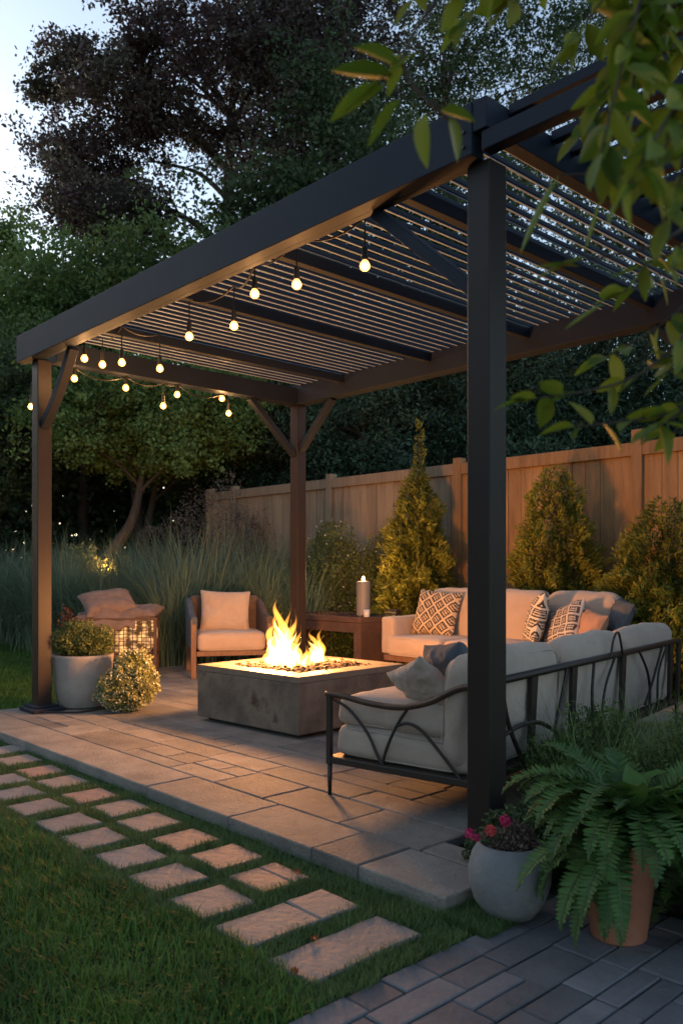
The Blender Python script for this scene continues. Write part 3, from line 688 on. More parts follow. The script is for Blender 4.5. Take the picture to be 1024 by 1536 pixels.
# ---------------------------------------------------------------- armchair
ac0 = P(286,1019); CH = R(14)
ch = thing('armchair', 'wooden framed armchair with beige cushions behind the fire pit', 'armchair', ac0, CH)
CW, CD = .84, .8
for x, y, h in ((.03,.03,.6),(CW-.03,.03,.6),(.03,CD-.03,.62),(CW-.03,CD-.03,.62)):
    MB().bar((x,y,0),(x,y,h),.055,.055).build('leg', m_teak, ch, bevel=.006)
bx('seat_rail', m_teak, ch, .06, CW-.06, .01, CD-.05, .225, .275, bevel=.005)
for s, x in ((0,.035),(1,CW-.035)):
    # arm: rises towards the back
    mb = MB(); pr_ = [(.0,.56),(.0,.625),(.3,.64),(.6,.74),(.86,.8),(.86,.28),(.06,.28)]
    xs = (x-.035, x+.035)
    n = len(pr_); vv = [(xs[0],a,b) for a,b in pr_] + [(xs[1],a,b) for a,b in pr_]
    mb.add(vv, [tuple(range(n-1,-1,-1)), tuple(range(n,2*n))] + [(i,(i+1)%n,(i+1)%n+n,i+n) for i in range(n)])
    mb.build('arm', m_brown if s else m_denim, ch, bevel=.022)
bkp = MB(); bkp.box(.05,CW-.05,CD-.06,CD+.06,.25,.82); bkp.build('backrest', m_brown, ch, bevel=.03)
cushion('seat_cushion', m_fab, ch, (CW/2,.37,.365), (.345,.37,.09), .045, .02, .008, seed=50)
pillow('square beige back pillow resting upright in the armchair', m_fab, ac0 + Matrix.Rotation(CH,3,'Z') @ Vector((CW/2-.03,.42,.655)), .53,.46,.2, CH+R(-3), R(-14), R(2), 12)

# ---------------------------------------------------------------- wire table with glowing lantern
tb = P(233,1012); TR = R(10)
wt = thing('wire_basket_table', 'rusty wire mesh side table glowing from a lamp inside', 'side table', tb, TR)
TW, TD, TH = .78, .55, .6
for x, y in ((0,0),(-TW,0),(0,TD),(-TW,TD)): MB().bar((x,y,0),(x,y,TH),.035,.035).build('leg', m_rust, wt, bevel=.003)
fr = MB()
for z in (TH-.015,.2):
    for a, b in (((0,0,z),(-TW,0,z)),((0,TD,z),(-TW,TD,z)),((0,0,z),(0,TD,z)),((-TW,0,z),(-TW,TD,z))): fr.bar(a,b,.025,.03)
fr.build('frame', m_rust, wt)
ms_ = MB()
for k in range(1,17):
    x = -TW*k/17; ms_.bar((x,.0,.2),(x,.0,TH-.02),.012,.009)
    ms_.bar((x,TD,.2),(x,TD,TH-.02),.012,.009)
for k in range(1,10):
    z = .2 + (TH-.22)*k/10; ms_.bar((0,.006,z),(-TW,.006,z),.011,.007); ms_.bar((0,TD+.006,z),(-TW,TD+.006,z),.011,.007); ms_.bar((.004,0,z),(.004,TD,z),.011,.007)
for k in range(1,12):
    y = TD*k/12; ms_.bar((0,y,.2),(0,y,TH-.02),.012,.009)
ms_.build('wire_mesh', m_rust, wt)
bx('shelf', m_rust, wt, -TW+.02, -.02, .02, TD-.02, .2, .21)
m_glow = emis('lamp_shade_glow', (1,.48,.17), 1.5)
_n = m_glow.node_tree; _t = nd(_n, 'ShaderNodeTexCoord'); _x = nd(_n, 'ShaderNodeTexNoise', i_Scale=14, i_Detail=3); _m = nd(_n, 'ShaderNodeMapRange'); _m.inputs[1].default_value = .42; _m.inputs[2].default_value = .68; _m.inputs[3].default_value = .05; _m.inputs[4].default_value = .8
_n.links.new(_t.outputs['Object'], _x.inputs[0]); _n.links.new(_x.outputs[0], _m.inputs[0]); _n.links.new(_m.outputs[0], [q for q in _n.nodes if q.type == 'EMISSION'][0].inputs[1])
lan = tag(MB().lathe([(.1,0),(.17,.01),(.2,.06),(.21,.16),(.2,.26),(.17,.32),(.1,.33)], 32, wob=.12, M=Matrix.Diagonal((1.75,1.1,1.05,1))).build('lantern', m_glow, loc=tb + Matrix.Rotation(TR,3,'Z') @ Vector((-.34,.27,.215)), smooth=True), 'glowing round lantern standing inside the wire mesh table', 'lantern')
plamp('lantern_lamp', tb + Matrix.Rotation(TR,3,'Z') @ Vector((-.30,.08,.40)), 5, (1,.5,.2), .05)
T2 = lambda x,y,z: tb + Matrix.Rotation(TR,3,'Z') @ Vector((x,y,z))
pillow('rumpled burlap pillow lying tilted on top of the wire table', m_burlap, T2(-.5,.25,.74), .56,.46,.2, TR+R(8), R(-62), R(-12), 21)
pillow('small burlap pillow lying flat at the right end of the wire table', m_burlap, T2(-.14,.22,.655), .38,.4,.12, TR+R(-10), R(-80), R(4), 22)
# draped throw
dr = MB(); nx, ny = 30, 16
for i in range(nx+1):
    for j in range(ny+1):
        u = i/nx; v = j/ny; x = -TW-.03 + u*(TW*.78); y = -.05 + v*(TD+.08); z = TH+.02 + .05*noise.noise((x*6,y*6,3)) + .06*math.exp(-((u-.55)/.25)**2)
        if v < .12: z = TH+.0 - (.12-v)*.9*(1+.5*noise.noise((x*9,0,0)))
        dr.v.append((x,y,z))
for i in range(nx):
    for j in range(ny): a = i*(ny+1)+j; dr.f.append((a, a+ny+1, a+ny+2, a+1))
o = dr.build('throw_blanket', m_burlap, loc=tb, rotz=TR, smooth=True); so2 = o.modifiers.new('thick','SOLIDIFY'); so2.thickness = .012; so2.offset = 1
tag(o, 'coarse brown throw blanket draped over the wire table under the pillows', 'blanket')

# ---------------------------------------------------------------- rust console with candle
kb = Vector((.2,8.75,0)); kt = thing('console_table', 'rusted steel console table behind the fire, right of the thin post', 'table', kb, PR)
KT = .6
bx('table_top', m_rust, kt, -1.15, 0, 0, .5, KT-.06, KT, bevel=.004)
bx('leg', m_rust, kt, -.11, -.005, .005, .495, 0, KT-.062); bx('leg', m_rust, kt, -1.145, -1.04, .005, .495, 0, KT-.062)
bx('apron', m_rust, kt, -1.03, -.12, .012, .04, KT-.17, KT-.063)
K2 = lambda x,y,z: kb + Matrix.Rotation(PR,3,'Z') @ Vector((x,y,z))
gv = MB()
for i in range(260): gv.blob((rg.uniform(-1.1,-.08), rg.uniform(.04,.46), KT+.008), rg.uniform(.008,.016), i, .6, 3)
gv.build('gravel', m_lava, kt, kind='stuff')
cz = thing('candle_lantern', 'tall grey fluted candle holder with lit flame on the rusted table', 'candle', K2(-.16,.2,KT))
hz = Q(525,872,8.95).z - KT
MB().lathe([(.072,0),(.075,.006),(.075,hz-.01),(.072,hz),(.055,hz),(.055,hz-.02)], 28).build('holder', mat('fluted_grey', (.22,.2,.19), (.16,.145,.13), rough=.5, stretch=(8,8,.3), scale=6), cz, smooth=False)
MB().lathe([(.05,hz-.02),(.05,hz-.008),(.0,hz-.004)], 20).build('wax', mat('wax', (.7,.55,.35), rough=.4), cz)
MB().blob((0,0,hz+.022), .016, 0, 0, 8, (1,1,1.9)).build('flame', emis('candle_flame', (1,.62,.25), 28), cz, smooth=True)
plamp('candle_lamp', (0,0,hz+.07), 16, (1,.5,.18), .03, cz)
cup = MB().lathe([(.028,0),(.032,.002),(.036,.08),(.033,.08),(.029,.008)], 20).build('cup', mat('white_ceramic', (.7,.68,.65), rough=.3), loc=K2(-.03,.12,KT+.0), smooth=True); tag(cup, 'small white cup beside the candle on the rusted table', 'cup')
# black crate with pale weave
cr_ = thing('wire_crate', 'small black crate with white woven dashes behind the left arm of the beige sofa', 'crate', Q(592,920,9.35), PR)
cr_.location.z = 0
bxm = MB(); bxm.box(-.1,.1,-.08,.08,0,.66); bxm.build('body', m_joint, cr_, bevel=.005)
dm = MB()
for r_ in range(5):
    for c_ in range(6): dm.box(-.085+c_*.029,-.085+c_*.029+.02,-.084,-.081,.5+r_*.03,.505+r_*.03+.003)
dm.build('woven_dash', mat('pale_cord',(.5,.48,.44)), cr_)

# ---------------------------------------------------------------- plants
def cloudpos(rng, n, c, r, hollow=.35):
    d = rng.normal(size=(n,3)); d /= np.linalg.norm(d,axis=1)[:,None]; k = (hollow + (1-hollow)*rng.random(n)**.45)[:,None]
    return np.array(c) + d*k*np.array(r), d
def shrub(name, label, cat, loc, blobs, n, size, m, seed=0, stems=True, asp=.5, extra=None, group=None, mult=1.0, grain=4, parent=None):
    """blobs: (cx,cy,cz,rx,ry,rz) relative to loc"""
    rg = np.random.default_rng(seed); t = thing(name, label, cat, loc, 0, group); parts = []
    vol = [b[3]*b[4]*b[5] for b in blobs]; tot = sum(vol)
    for b, vl in zip(blobs, vol):
        k = int(n*vl/tot); p, d = cloudpos(rg, k, b[:3], b[3:6])
        nzv = np.array([noise.noise((q[0]*grain+seed, q[1]*grain, q[2]*grain)) for q in p/np.mean(b[3:6])*.5])
        p = np.array(b[:3]) + (p-np.array(b[:3]))*(1+.35*nzv)[:,None]
        tone = np.clip(.45 + .9*nzv + rg.normal(0,.22,k), 0, 1)
        parts.append(leaves(rg, p, size, tone, asp, d, .8))
    link('foliage', npmesh(name+'_leaves', *merge(parts)), m, t)
    if extra:
        m2, n2, s2 = extra; b = blobs[0]; pp = []
        for b, vl in zip(blobs, vol):
            p, d = cloudpos(rg, int(n2*vl/tot), b[:3], [q*1.03 for q in b[3:6]], .9); pp.append(leaves(rg, p, s2, rg.random(len(p)), .9))
        link('blossom', npmesh(name+'_bloom', *merge(pp)), m2, t)
    if stems:
        sm = MB(); r2 = random.Random(seed)
        for b in blobs:
            for i in range(5):
                e = Vector((b[0]+r2.uniform(-.5,.5)*b[3], b[1]+r2.uniform(-.5,.5)*b[4], b[2]+.5*b[5])); s = Vector((e.x*.25+r2.uniform(-.02,.02), e.y*.25, 0))
                sm.tube([s, s.lerp(e,.5)+Vector((r2.uniform(-.03,.03),0,.02)), e], [.012,.008,.003], 5, sub=3)
        sm.build('stem', m_bark, t)
    return t

# left pot with boxwood
pp_ = Vector((-2.085,6.72,0)); pot = thing('stone_pot', 'large pale round stone pot beside the left pergola post', 'pot', pp_)
MB().lathe([(.16,0),(.2,.02),(.222,.18),(.235,.4),(.238,.42),(.22,.425),(.21,.40),(.205,.36)], 40, wob=.03).build('body', m_potw, pot, smooth=True)
MB().lathe([(.204,.36),(.1,.375)], 24).build('soil', m_soil, pot)
shrub('boxwood_plant', 'rounded boxwood plant growing in the large pale stone pot', 'plant', pp_+Vector((0,0,.37)), [(0,0,.16,.235,.235,.16),(-.09,0,.15,.16,.17,.15),(.12,-.02,.13,.14,.16,.12)], 9000, .022, g_box, 3)
plamp_ = None
shrub('red_leaf_plant', 'reddish leaved plant behind the boxwood pot', 'plant', Vector((-2.85,8.6,-.06)), [(0,0,.66,.08,.1,.14),(.08,0,.5,.1,.12,.2)], 300, .04, g_red, 4)
shrub('flowering_shrub', 'low mounded shrub covered in pale yellow blooms on the patio', 'plant', P(186,1070)+Vector((0,.1,0)), [(-.02,-.04,.17,.205,.18,.17),(.04,.03,.33,.15,.15,.15),(.12,-.02,.22,.13,.14,.17)], 11000, .021, g_sed, 5, asp=.7, extra=(g_wht, 900, .014))
cd = MB(); p0 = L2W(.17,-.05,.012); p1 = P(140,1066,.012); cd.tube([p0, p0.lerp(p1,.4)+Vector((0,-.04,0)), p0.lerp(p1,.75)+Vector((.02,-.03,0)), p1+Vector((.1,.2,0))], .008, 6, sub=6)
tag(cd.build('power_cord', m_rub), 'black cord running from the post base plate behind the pale pot', 'cord')

# round grey pot with pink flowers
gp = Vector((.565,2.80,-.056)); gpt = thing('round_pot', 'round grey stone pot holding pink flowers at the patio corner', 'pot', gp)
MB().lathe([(.065,0),(.085,.004),(.118,.05),(.137,.11),(.138,.155),(.125,.205),(.104,.238),(.098,.24),(.094,.232),(.1,.2)], 48, wob=.015).build('body', m_potg, gpt, smooth=True)
MB().lathe([(.1,.2),(.02,.21)], 24).build('soil', m_soil, gpt)
shrub('dry_heather', 'dusky brown heather filling the round grey pot', 'plant', gp+Vector((0,0,.2)), [(0,0,.04,.09,.085,.05),(.03,0,.06,.05,.05,.05)], 2600, .014, g_dry, 6)
m_pink = mat('pink_petal', (.55,.03,.13), (.4,.015,.08), rough=.6, scale=30, bump=.3); m_coral = mat('coral_petal', (.6,.09,.07), (.45,.04,.05), rough=.6, scale=30, bump=.3)
for i, (px, py, r_, m, nm) in enumerate(((704,1250,.0165,m_pink,'pink pompom flower at the far left of the round pot'),(714,1257,.0135,m_pink,'small magenta flower beside the leftmost pink one in the round pot'),(735,1246,.018,m_coral,'coral flower in the middle of the round pot'),(757,1231,.019,m_pink,'tallest pink flower above the round pot'))):
    c = Q(px, py, 2.74 + .02*(i%2)); f_ = thing('flower', nm, 'flower', Vector((gp.x-.03+.012*i, gp.y, gp.z+.2)), 0, 'pink flowers in the round pot'); o0 = Vector(f_.location)
    hd = MB(); r3 = random.Random(i)
    hd.blob(c-o0, r_*.8, i, .2, 8)
    for k in range(70):
        d = Vector((r3.gauss(0,1), r3.gauss(0,1), r3.gauss(0,1)+.3)).normalized(); s = d.orthogonal().normalized(); u2 = d.cross(s); a = r3.random()*6; s2 = s*math.cos(a)+u2*math.sin(a); u3 = d.cross(s2)
        q = c-o0+d*r_*.75; hd.add([q-s2*r_*.28, q+d*r_*.3-s2*r_*.2+u3*r_*.15, q+d*r_*.34+s2*r_*.2+u3*r_*.15, q+s2*r_*.28], [(0,1,2,3)])
    hd.build('bloom', m, f_, smooth=True)
    MB().tube([(0,0,0), ((c-o0)*.5+Vector((.005,0,.01))), c-o0-Vector((0,0,r_*.5))], .0025, 5, sub=4).build('stem', mat('green_stem',(.06,.12,.03)), f_)

# terracotta pot + fern
tp_ = Vector((.875,2.63,-.056)); tpt = thing('terracotta_pot', 'orange terracotta pot mostly hidden under the big fern', 'pot', tp_)
MB().lathe([(.08,0),(.085,.005),(.108,.17),(.122,.28),(.13,.282),(.13,.32),(.118,.32),(.11,.30)], 40).build('body', m_terra, tpt, smooth=False, bevel=.002)
MB().lathe([(.112,.30),(.03,.31)], 24).build('soil', m_soil, tpt)
def frond(rng, base, az, elev, length, droop, wid, npn=26, tone=.5):
    """arching fern frond with pinnae made of small lobed leaflets"""
    p = np.array(base, float); el = elev; V = []; T = []
    h = np.array([math.cos(az), math.sin(az), 0]); sd_ = np.array([-math.sin(az), math.cos(az), 0]); st_ = length/npn
    path = [p.copy()]
    side_t = rng.uniform(-.5,.5)
    for i in range(npn):
        d = h*math.cos(el) + np.array([0,0,1.])*math.sin(el); nrm = np.cross(sd_, d)
        t = (i+1)/npn; L = wid*(math.sin(math.pi*min(1,t*.82+.12))**.8)*(1 if t < .97 else .5)
        for s in (-1, 1):
            dd = sd_*s*.93 + d*.38 + nrm*(-.18+ .15*rng.normal()) ; dd /= np.linalg.norm(dd); ee = np.cross(dd, nrm); ee /= np.linalg.norm(ee); wv = st_*.47
            tip = p + dd*L; m1 = p + dd*L*.35; m2 = p+dd*L*.75 - nrm*L*.06
            V += [p - ee*wv*.6, p + ee*wv*.6, m1 + ee*wv, m1 - ee*wv, m1 - ee*wv, m1 + ee*wv, m2 + ee*wv*.7, m2 - ee*wv*.7, m2-ee*wv*.7, m2+ee*wv*.7, tip - nrm*L*.14+ee*wv*.1, tip-nrm*L*.14-ee*wv*.1]
            T += [np.clip(tone + rng.normal()*.15,0,1)]*12
        p = p + d*st_; el -= droop/npn*(1+.6*t); path.append(p.copy())
        sd_ = sd_*math.cos(side_t/npn) + h*math.sin(side_t/npn); h = np.array([sd_[1], -sd_[0], 0])
    V = np.array(V); return (V, np.arange(len(V)).reshape(-1,4), np.array(T)), path
def fern(name, label, loc, spec, m, seed, wid=.045, group=None):
    rg = np.random.default_rng(seed); t = thing(name, label, 'fern', loc, 0, group); parts = []; st_ = MB()
    for q_ in spec:
        az, el, ln, dr_, wd = q_[:5]; r0_ = q_[5] if len(q_) > 5 else rg.uniform(0,.05); b = (math.cos(az)*r0_, math.sin(az)*r0_, 0)
        q, path = frond(rg, b, az, el, ln, dr_, wd, max(14, int(ln/.0125)), rg.uniform(.15,.85)); parts.append(q)
        st_.tube(path[::3]+[path[-1]], [.0035]*len(path[::3])+[.001], 4)
    link('frond', npmesh(name, *merge(parts)), m, t); st_.build('rachis', mat('fern_stalk',(.05,.08,.02)), t); return t
rr_ = random.Random(11); spec = []
for i in range(58): spec.append((rr_.uniform(0,2*math.pi), R(rr_.uniform(50,86)), rr_.uniform(.34,.5), rr_.uniform(1.2,2.2), rr_.uniform(.045,.06)))
for i in range(22): spec.append((R(rr_.choice([rr_.uniform(165,232), rr_.uniform(290,370), rr_.uniform(290,370)])), R(rr_.uniform(5,45)), rr_.uniform(.32,.44), rr_.uniform(1.9,2.5), rr_.uniform(.035,.048)))
for i in range(18): spec.append((R(rr_.choice([rr_.uniform(185,238), rr_.uniform(288,345)])), R(rr_.uniform(0,25)), rr_.uniform(.34,.46), rr_.uniform(1.15,1.5), rr_.uniform(.04,.05), .085))
for i in range(8): spec.append((R(rr_.uniform(235,300)), R(rr_.uniform(45,75)), rr_.uniform(.25,.34), rr_.uniform(1.3,2.0), rr_.uniform(.045,.055)))
for i in range(6): spec.append((R(rr_.uniform(165,215)), R(rr_.uniform(35,55)), rr_.uniform(.3,.4), rr_.uniform(1.1,1.8), rr_.uniform(.045,.055)))
fern('potted_fern', 'big arching green fern spilling over the terracotta pot', tp_+Vector((.07,.05,.30)), spec, g_fern, 5)
fern('bed_fern', 'dense fern crowding the right edge of the picture beside the potted fern', Vector((1.22,2.82,-.05)), [(rr_.uniform(0,6.28), R(rr_.uniform(30,85)), rr_.uniform(.35,.5), rr_.uniform(1.3,2.4), .05) for i in range(46)], g_fern, 16)
spec2 = [(rr_.uniform(0,6.28), R(rr_.uniform(40,85)), rr_.uniform(.35,.5), rr_.uniform(1.3,2.5), .05) for i in range(26)]
fern('bed_fern', 'fern growing in the bed at the right edge behind the potted fern', Vector((1.42,3.15,-.05)), spec2, g_fern, 6)
shrub('ground_shrub', 'bushy green plant against the near end of the iron sofa back', 'plant', Vector((1.02,3.78,-.06)), [(0,0,.2,.18,.14,.24),(.2,.18,.26,.2,.15,.28)], 7000, .022, g_mid, 65)
fern('bed_fern', 'low fern growing in the bed between the round pot and the sofa', Vector((.98,3.1,-.05)), [(rr_.uniform(0,6.28), R(rr_.uniform(25,75)), rr_.uniform(.25,.42), rr_.uniform(1.3,2.3), .045) for i in range(24)], g_fern, 7)
# broad leaves
def broad_leaf(az, el, ln, wd, base, droop=1.2, fold=.25):
    V = []; Fq = []; n = 9; p = Vector(base); h = Vector((math.cos(az), math.sin(az),0)); s = Vector((-math.sin(az), math.cos(az),0)); rows = []
    for i in range(n+1):
        t = i/n; d = h*math.cos(el)+Vector((0,0,math.sin(el))); nr_ = s.cross(d)
        w_ = wd*(math.sin(math.pi*t**.75)**.8 if 0 < t < 1 else .02)
        nr2 = -nr_ if nr_.z < 0 else nr_
        rp = .012*math.sin(i*2.2)
        rows.append([p - s*w_ + nr2*w_*(fold)+nr2*rp*(w_/wd), p - s*w_*.5 + nr2*w_*fold*.3, p.copy(), p + s*w_*.5 + nr2*w_*fold*.3, p + s*w_ + nr2*w_*fold-nr2*rp*(w_/wd)]); p += d*ln/n; el -= droop/n
    for r_ in rows: V += [tuple(q) for q in r_]
    for i in range(n):
        for j in range(4): a = i*5+j; Fq.append((a,a+1,a+6,a+5))
    return np.array(V), np.array(Fq)
def rosette(name, label, loc, spec, m, seed, smooth=True):
    rg = np.random.default_rng(seed); t = thing(name, label, 'plant', loc); parts = []
    for s in spec:
        v, f = broad_leaf(*s); parts.append((v, f, np.full(len(v), rg.random())))
    link('leaf', npmesh(name, *merge(parts)), m, t, smooth=True); return t
rr_ = random.Random(3)
rosette('hosta', 'broad glossy leaved plant rising out of the middle of the potted fern', tp_+Vector((.05,.0,.33)), [(rr_.uniform(0,6.28), R(rr_.uniform(45,80)), rr_.uniform(.22,.34), rr_.uniform(.035,.055), (rr_.uniform(-.05,.05),rr_.uniform(-.05,.05),0), rr_.uniform(.8,2.0)) for i in range(24)], g_host, 9)

# grass tufts and filler in the bed
def tuft(name, label, loc, n, ln, wd, m, seed, spread=.06, cat='ornamental grass', group=None, curve=(.5,1.8), lean=(0,.5)):
    rg = np.random.default_rng(seed); b = np.zeros((n,3)); b[:,:2] = rg.normal(0,spread,(n,2))
    v = blades(rg, b, rg.uniform(*ln,n), rg.uniform(*wd,n), rg.uniform(*lean,n), rg.uniform(*curve,n), rg.random(n), 6)
    o = link(name, npmesh(name, *v), m, loc=loc); return tag(o, label, cat, group)
g_tuft = leafmat('tuft_blade', (.06,.11,.03), (.16,.22,.08), trans=.35)
tuft('ornamental_grass', 'arching green grass tuft in front of the iron sofa back', Vector((1.2,3.75,-.05)), 420, (.35,.62), (.004,.007), g_tuft, 1)
tuft('ornamental_grass', 'grass tuft at the right edge below the sofa rail', Vector((1.75,4.3,-.05)), 380, (.35,.6), (.004,.007), g_tuft, 2)
tuft('ornamental_grass', 'fine grass tuft just right of the big pergola post', Vector((.93,3.55,-.05)), 340, (.2,.36), (.003,.005), g_tuft, 3)
tuft('ornamental_grass', 'tall grass tuft rising above the fern at the right edge', Vector((1.5,3.6,-.05)), 300, (.35,.6), (.004,.007), g_tuft, 4)
shrub('ground_shrub', 'small dark leaved shrub with tiny white buds at the foot of the big post', 'plant', Vector((.64,3.16,-.06)), [(0,0,.13,.12,.08,.13),(.14,.04,.16,.13,.1,.15),(-.1,-.02,.09,.08,.07,.09)], 5200, .02, g_dkg, 8, extra=(g_wht, 60, .009))
shrub('ground_shrub', 'dense green shrub between the big post and the potted fern', 'plant', Vector((.85,3.3,-.06)), [(0,0,.12,.18,.16,.16),(.2,.1,.14,.18,.16,.16)], 4200, .024, g_mid, 9)
shrub('ground_shrub', 'leafy shrub climbing the right end of the iron sofa back', 'plant', Vector((2.35,4.85,-.06)), [(0,0,.3,.3,.25,.35),(.25,.2,.25,.3,.3,.3),(-.3,-.3,.2,.3,.25,.25)], 7000, .028, g_mid, 10)
shrub('ground_shrub', 'low green shrub in the bed at the right edge of the picture', 'plant', Vector((1.75,3.85,-.06)), [(0,0,.16,.35,.3,.2),(.3,.2,.2,.3,.3,.25),(-.3,-.1,.12,.25,.2,.16)], 7500, .024, g_dkg, 12)
shrub('ground_shrub', 'low green shrub growing behind the potted fern', 'plant', Vector((1.3,3.3,-.06)), [(0,0,.1,.35,.25,.17),(.4,0,.14,.35,.3,.2)], 6500, .024, g_mid, 13)

for i,(loc,lb,bl,n_,m_,sd2) in enumerate((
    ((.74,3.28,-.06),'bright green feathery plant at the right foot of the big post',[(0,0,.1,.14,.12,.13),(.1,.02,.16,.1,.1,.12)],3800,g_box,61),
    ((1.05,3.45,-.06),'rounded leafy shrub behind the potted fern and below the sofa frame',[(0,0,.16,.22,.2,.2),(.2,.1,.2,.2,.2,.22)],5200,g_mid,62),
    ((2.0,4.3,-.06),'tall leafy shrub in front of the far part of the iron sofa back',[(0,0,.3,.3,.25,.3),(.25,.2,.4,.25,.25,.3)],6000,g_mid,63))):
    shrub('ground_shrub', lb, 'plant', Vector(loc), bl, n_, .022, m_, sd2, asp=.4)
tuft('ornamental_grass', 'loose grass tuft with long bright blades crossing the sofa back', Vector((1.02,3.72,-.05)), 160, (.45,.75), (.004,.008), g_tuft, 64, .05)
tuft('ornamental_grass', 'spiky bright grass tuft beside the second post of the iron sofa back', Vector((1.45,4.05,-.05)), 260, (.4,.7), (.004,.008), g_tuft, 66, .07)
shrub('ground_shrub', 'leafy shrub directly above the potted fern at the right edge', 'plant', Vector((1.55,3.55,-.06)), [(0,0,.25,.25,.2,.3),(.25,.1,.3,.25,.2,.3)], 7000, .024, g_box, 67)
# fallen leaves
for i,(px,py,lb) in enumerate(((440,1309,'small brown fallen leaf on the nearest square stepping stone'),(475,1412,'curled brown fallen leaf on the stepping stone closest to the brick paving'),(446,1455,'dry fallen leaf at the lawn edge of the closest stepping stone'))):
    p = P(px,py,-.045); v, f = broad_leaf(i*2.1, .12, .035, .011, (0,0,0), .5, .35)
    o = link('fallen_leaf', npmesh('fallen_leaf', v, f, np.full(len(v), .5)), leafmat('fallen_leaf', (.12,.035,.015), (.16,.06,.02)), loc=(p.x,p.y,-.042), smooth=True); tag(o, lb, 'leaf', 'fallen leaves')

# ---------------------------------------------------------------- fence
FY, FZ = 5.1, 2.4
fo_ = L2W(0, FY, -.06); fn = thing('wooden_fence', 'tall vertical board fence with flat cap behind the sofas', 'fence', fo_, PR)
t0, ts = .05, 2.28
posts = [-5.2] + [t0 + ts*k for k in range(-2, 4)]
rf = random.Random(9)
for k, x in enumerate(posts):
    MB().box(x-.055,x+.055,-.06,.055,0,FZ+.1 + (.06 if x > 1 else 0)).build('fence_post', m_cedar if x > -1 else m_grey, fn, bevel=.006)
for a, b in zip(posts[:-1], posts[1:]):
    m = m_cedar if a > -1 else m_grey; mb = MB(); x = a+.057
    while x < b-.06:
        w_ = rf.uniform(.13,.2)
        if x + w_ > b-.1: w_ = b-.057-x
        yy = rf.uniform(-.004,.004)
        mb.box(x+.002, x+w_-.003, -.012+yy, .012+yy, .03, FZ-.1); x += w_
    mb.build('board_panel', m, fn)
    MB().box(a+.057,b-.057,-.05,.045,FZ-.098,FZ+.035).build('top_rail', m, fn, bevel=.004)
    MB().box(a+.057,b-.057,.016,.055,.3,.39).build('lower_rail', m, fn)

nl = MB()
for a, b in zip(posts[:-1], posts[1:]):
    k = a + .12
    while k < b - .08:
        for z in (.34, 1.3, FZ-.16): nl.blob((k, -.0135, z + rf.uniform(-.01,.01)), .005, 0, 0, 3, (1,.5,1))
        k += .085
nl.build('nail_heads', m_iron, fn, kind='stuff')
# golden conifers in front of the fence
def cone_shrub(label, loc, h, rad, seed, n=26000, m=None, pw=.78):
    rg = np.random.default_rng(seed); t = thing('arborvitae', label, 'conifer', loc, 0, 'golden conifers along the fence')
    u = rg.random(n)**.75*.99; u = 1-(1-u)*1.0
    hh = 1 - np.sqrt(rg.random(n))*.985; a = rg.random(n)*2*math.pi
    prof = np.where(hh < .12, .75+2*hh, 1.0)*np.clip(1-hh,0,1)**pw
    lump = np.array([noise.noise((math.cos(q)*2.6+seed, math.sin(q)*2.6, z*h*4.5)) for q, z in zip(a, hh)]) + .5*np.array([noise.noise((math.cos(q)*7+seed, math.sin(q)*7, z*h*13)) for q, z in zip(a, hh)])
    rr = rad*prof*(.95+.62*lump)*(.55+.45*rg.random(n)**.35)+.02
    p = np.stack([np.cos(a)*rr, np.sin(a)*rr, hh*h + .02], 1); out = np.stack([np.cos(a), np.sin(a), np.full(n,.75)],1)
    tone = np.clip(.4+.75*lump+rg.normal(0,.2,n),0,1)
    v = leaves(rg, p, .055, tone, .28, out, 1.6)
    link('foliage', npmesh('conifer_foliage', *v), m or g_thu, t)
    MB().tube([(0,0,0),(.01,0,h*.5),(0,0,h*.93)],[.03,.02,.005],6).build('trunk', m_bark, t)
    return t
cone_shrub('tallest golden green conifer with a thin top left of the big post', L2W(-.09,4.5,-.06), 2.35, .62, 1, 42000, pw=.6)
cone_shrub('tapering green leader conifer rising behind the tallest golden one', L2W(-.16,4.62,-.06), 2.98, .2, 6, 6500)
cone_shrub('golden conifer directly behind the beige sofa right of the big post', L2W(1.72,4.56,-.06), 2.22, .6, 2, 40000, pw=.55)
cone_shrub('wide golden conifer at the right edge of the picture', L2W(2.9,4.5,-.06), 1.80, .66, 3, 44000, pw=.4)
shrub('flowering_bush', 'airy bush with white specks between the thin post and the tallest conifer', 'bush', L2W(-1.05,4.45,-.06), [(0,0,.85,.5,.4,.6),(.4,0,1.2,.35,.3,.5),(-.3,0,1.3,.35,.3,.5),(.2,-.1,.4,.6,.4,.45)], 24000, .032, g_box, 14, extra=(g_wht,650,.018))
shrub('flowering_bush', 'bush with small leaves directly behind the thin pergola post', 'bush', L2W(-1.95,4.4,-.06), [(0,0,.8,.45,.4,.55),(.3,0,1.2,.3,.3,.5),(-.2,0,.4,.55,.4,.4)], 17000, .032, g_mid, 15, extra=(g_wht,350,.018))
shrub('bush', 'low leafy bush seen under the rusted console table', 'bush', L2W(-.85,3.75,-.02), [(0,0,.25,.35,.2,.25),(.3,.1,.2,.25,.2,.22)], 5000, .03, g_mid, 16)
shrub('bush', 'shrub filling the gap between the two golden conifers', 'bush', L2W(.8,4.75,-.06), [(0,0,.5,.5,.2,.45),(.4,0,.4,.4,.2,.4)], 8000, .035, g_dkg, 17)
shrub('bush', 'lit pale blossoming bush far back beside the left post', 'bush', Vector((-4.3,13.6,0)), [(0,0,1.0,.45,.4,.5),(.4,0,.8,.4,.4,.45)], 3800, .06, g_sed, 18)

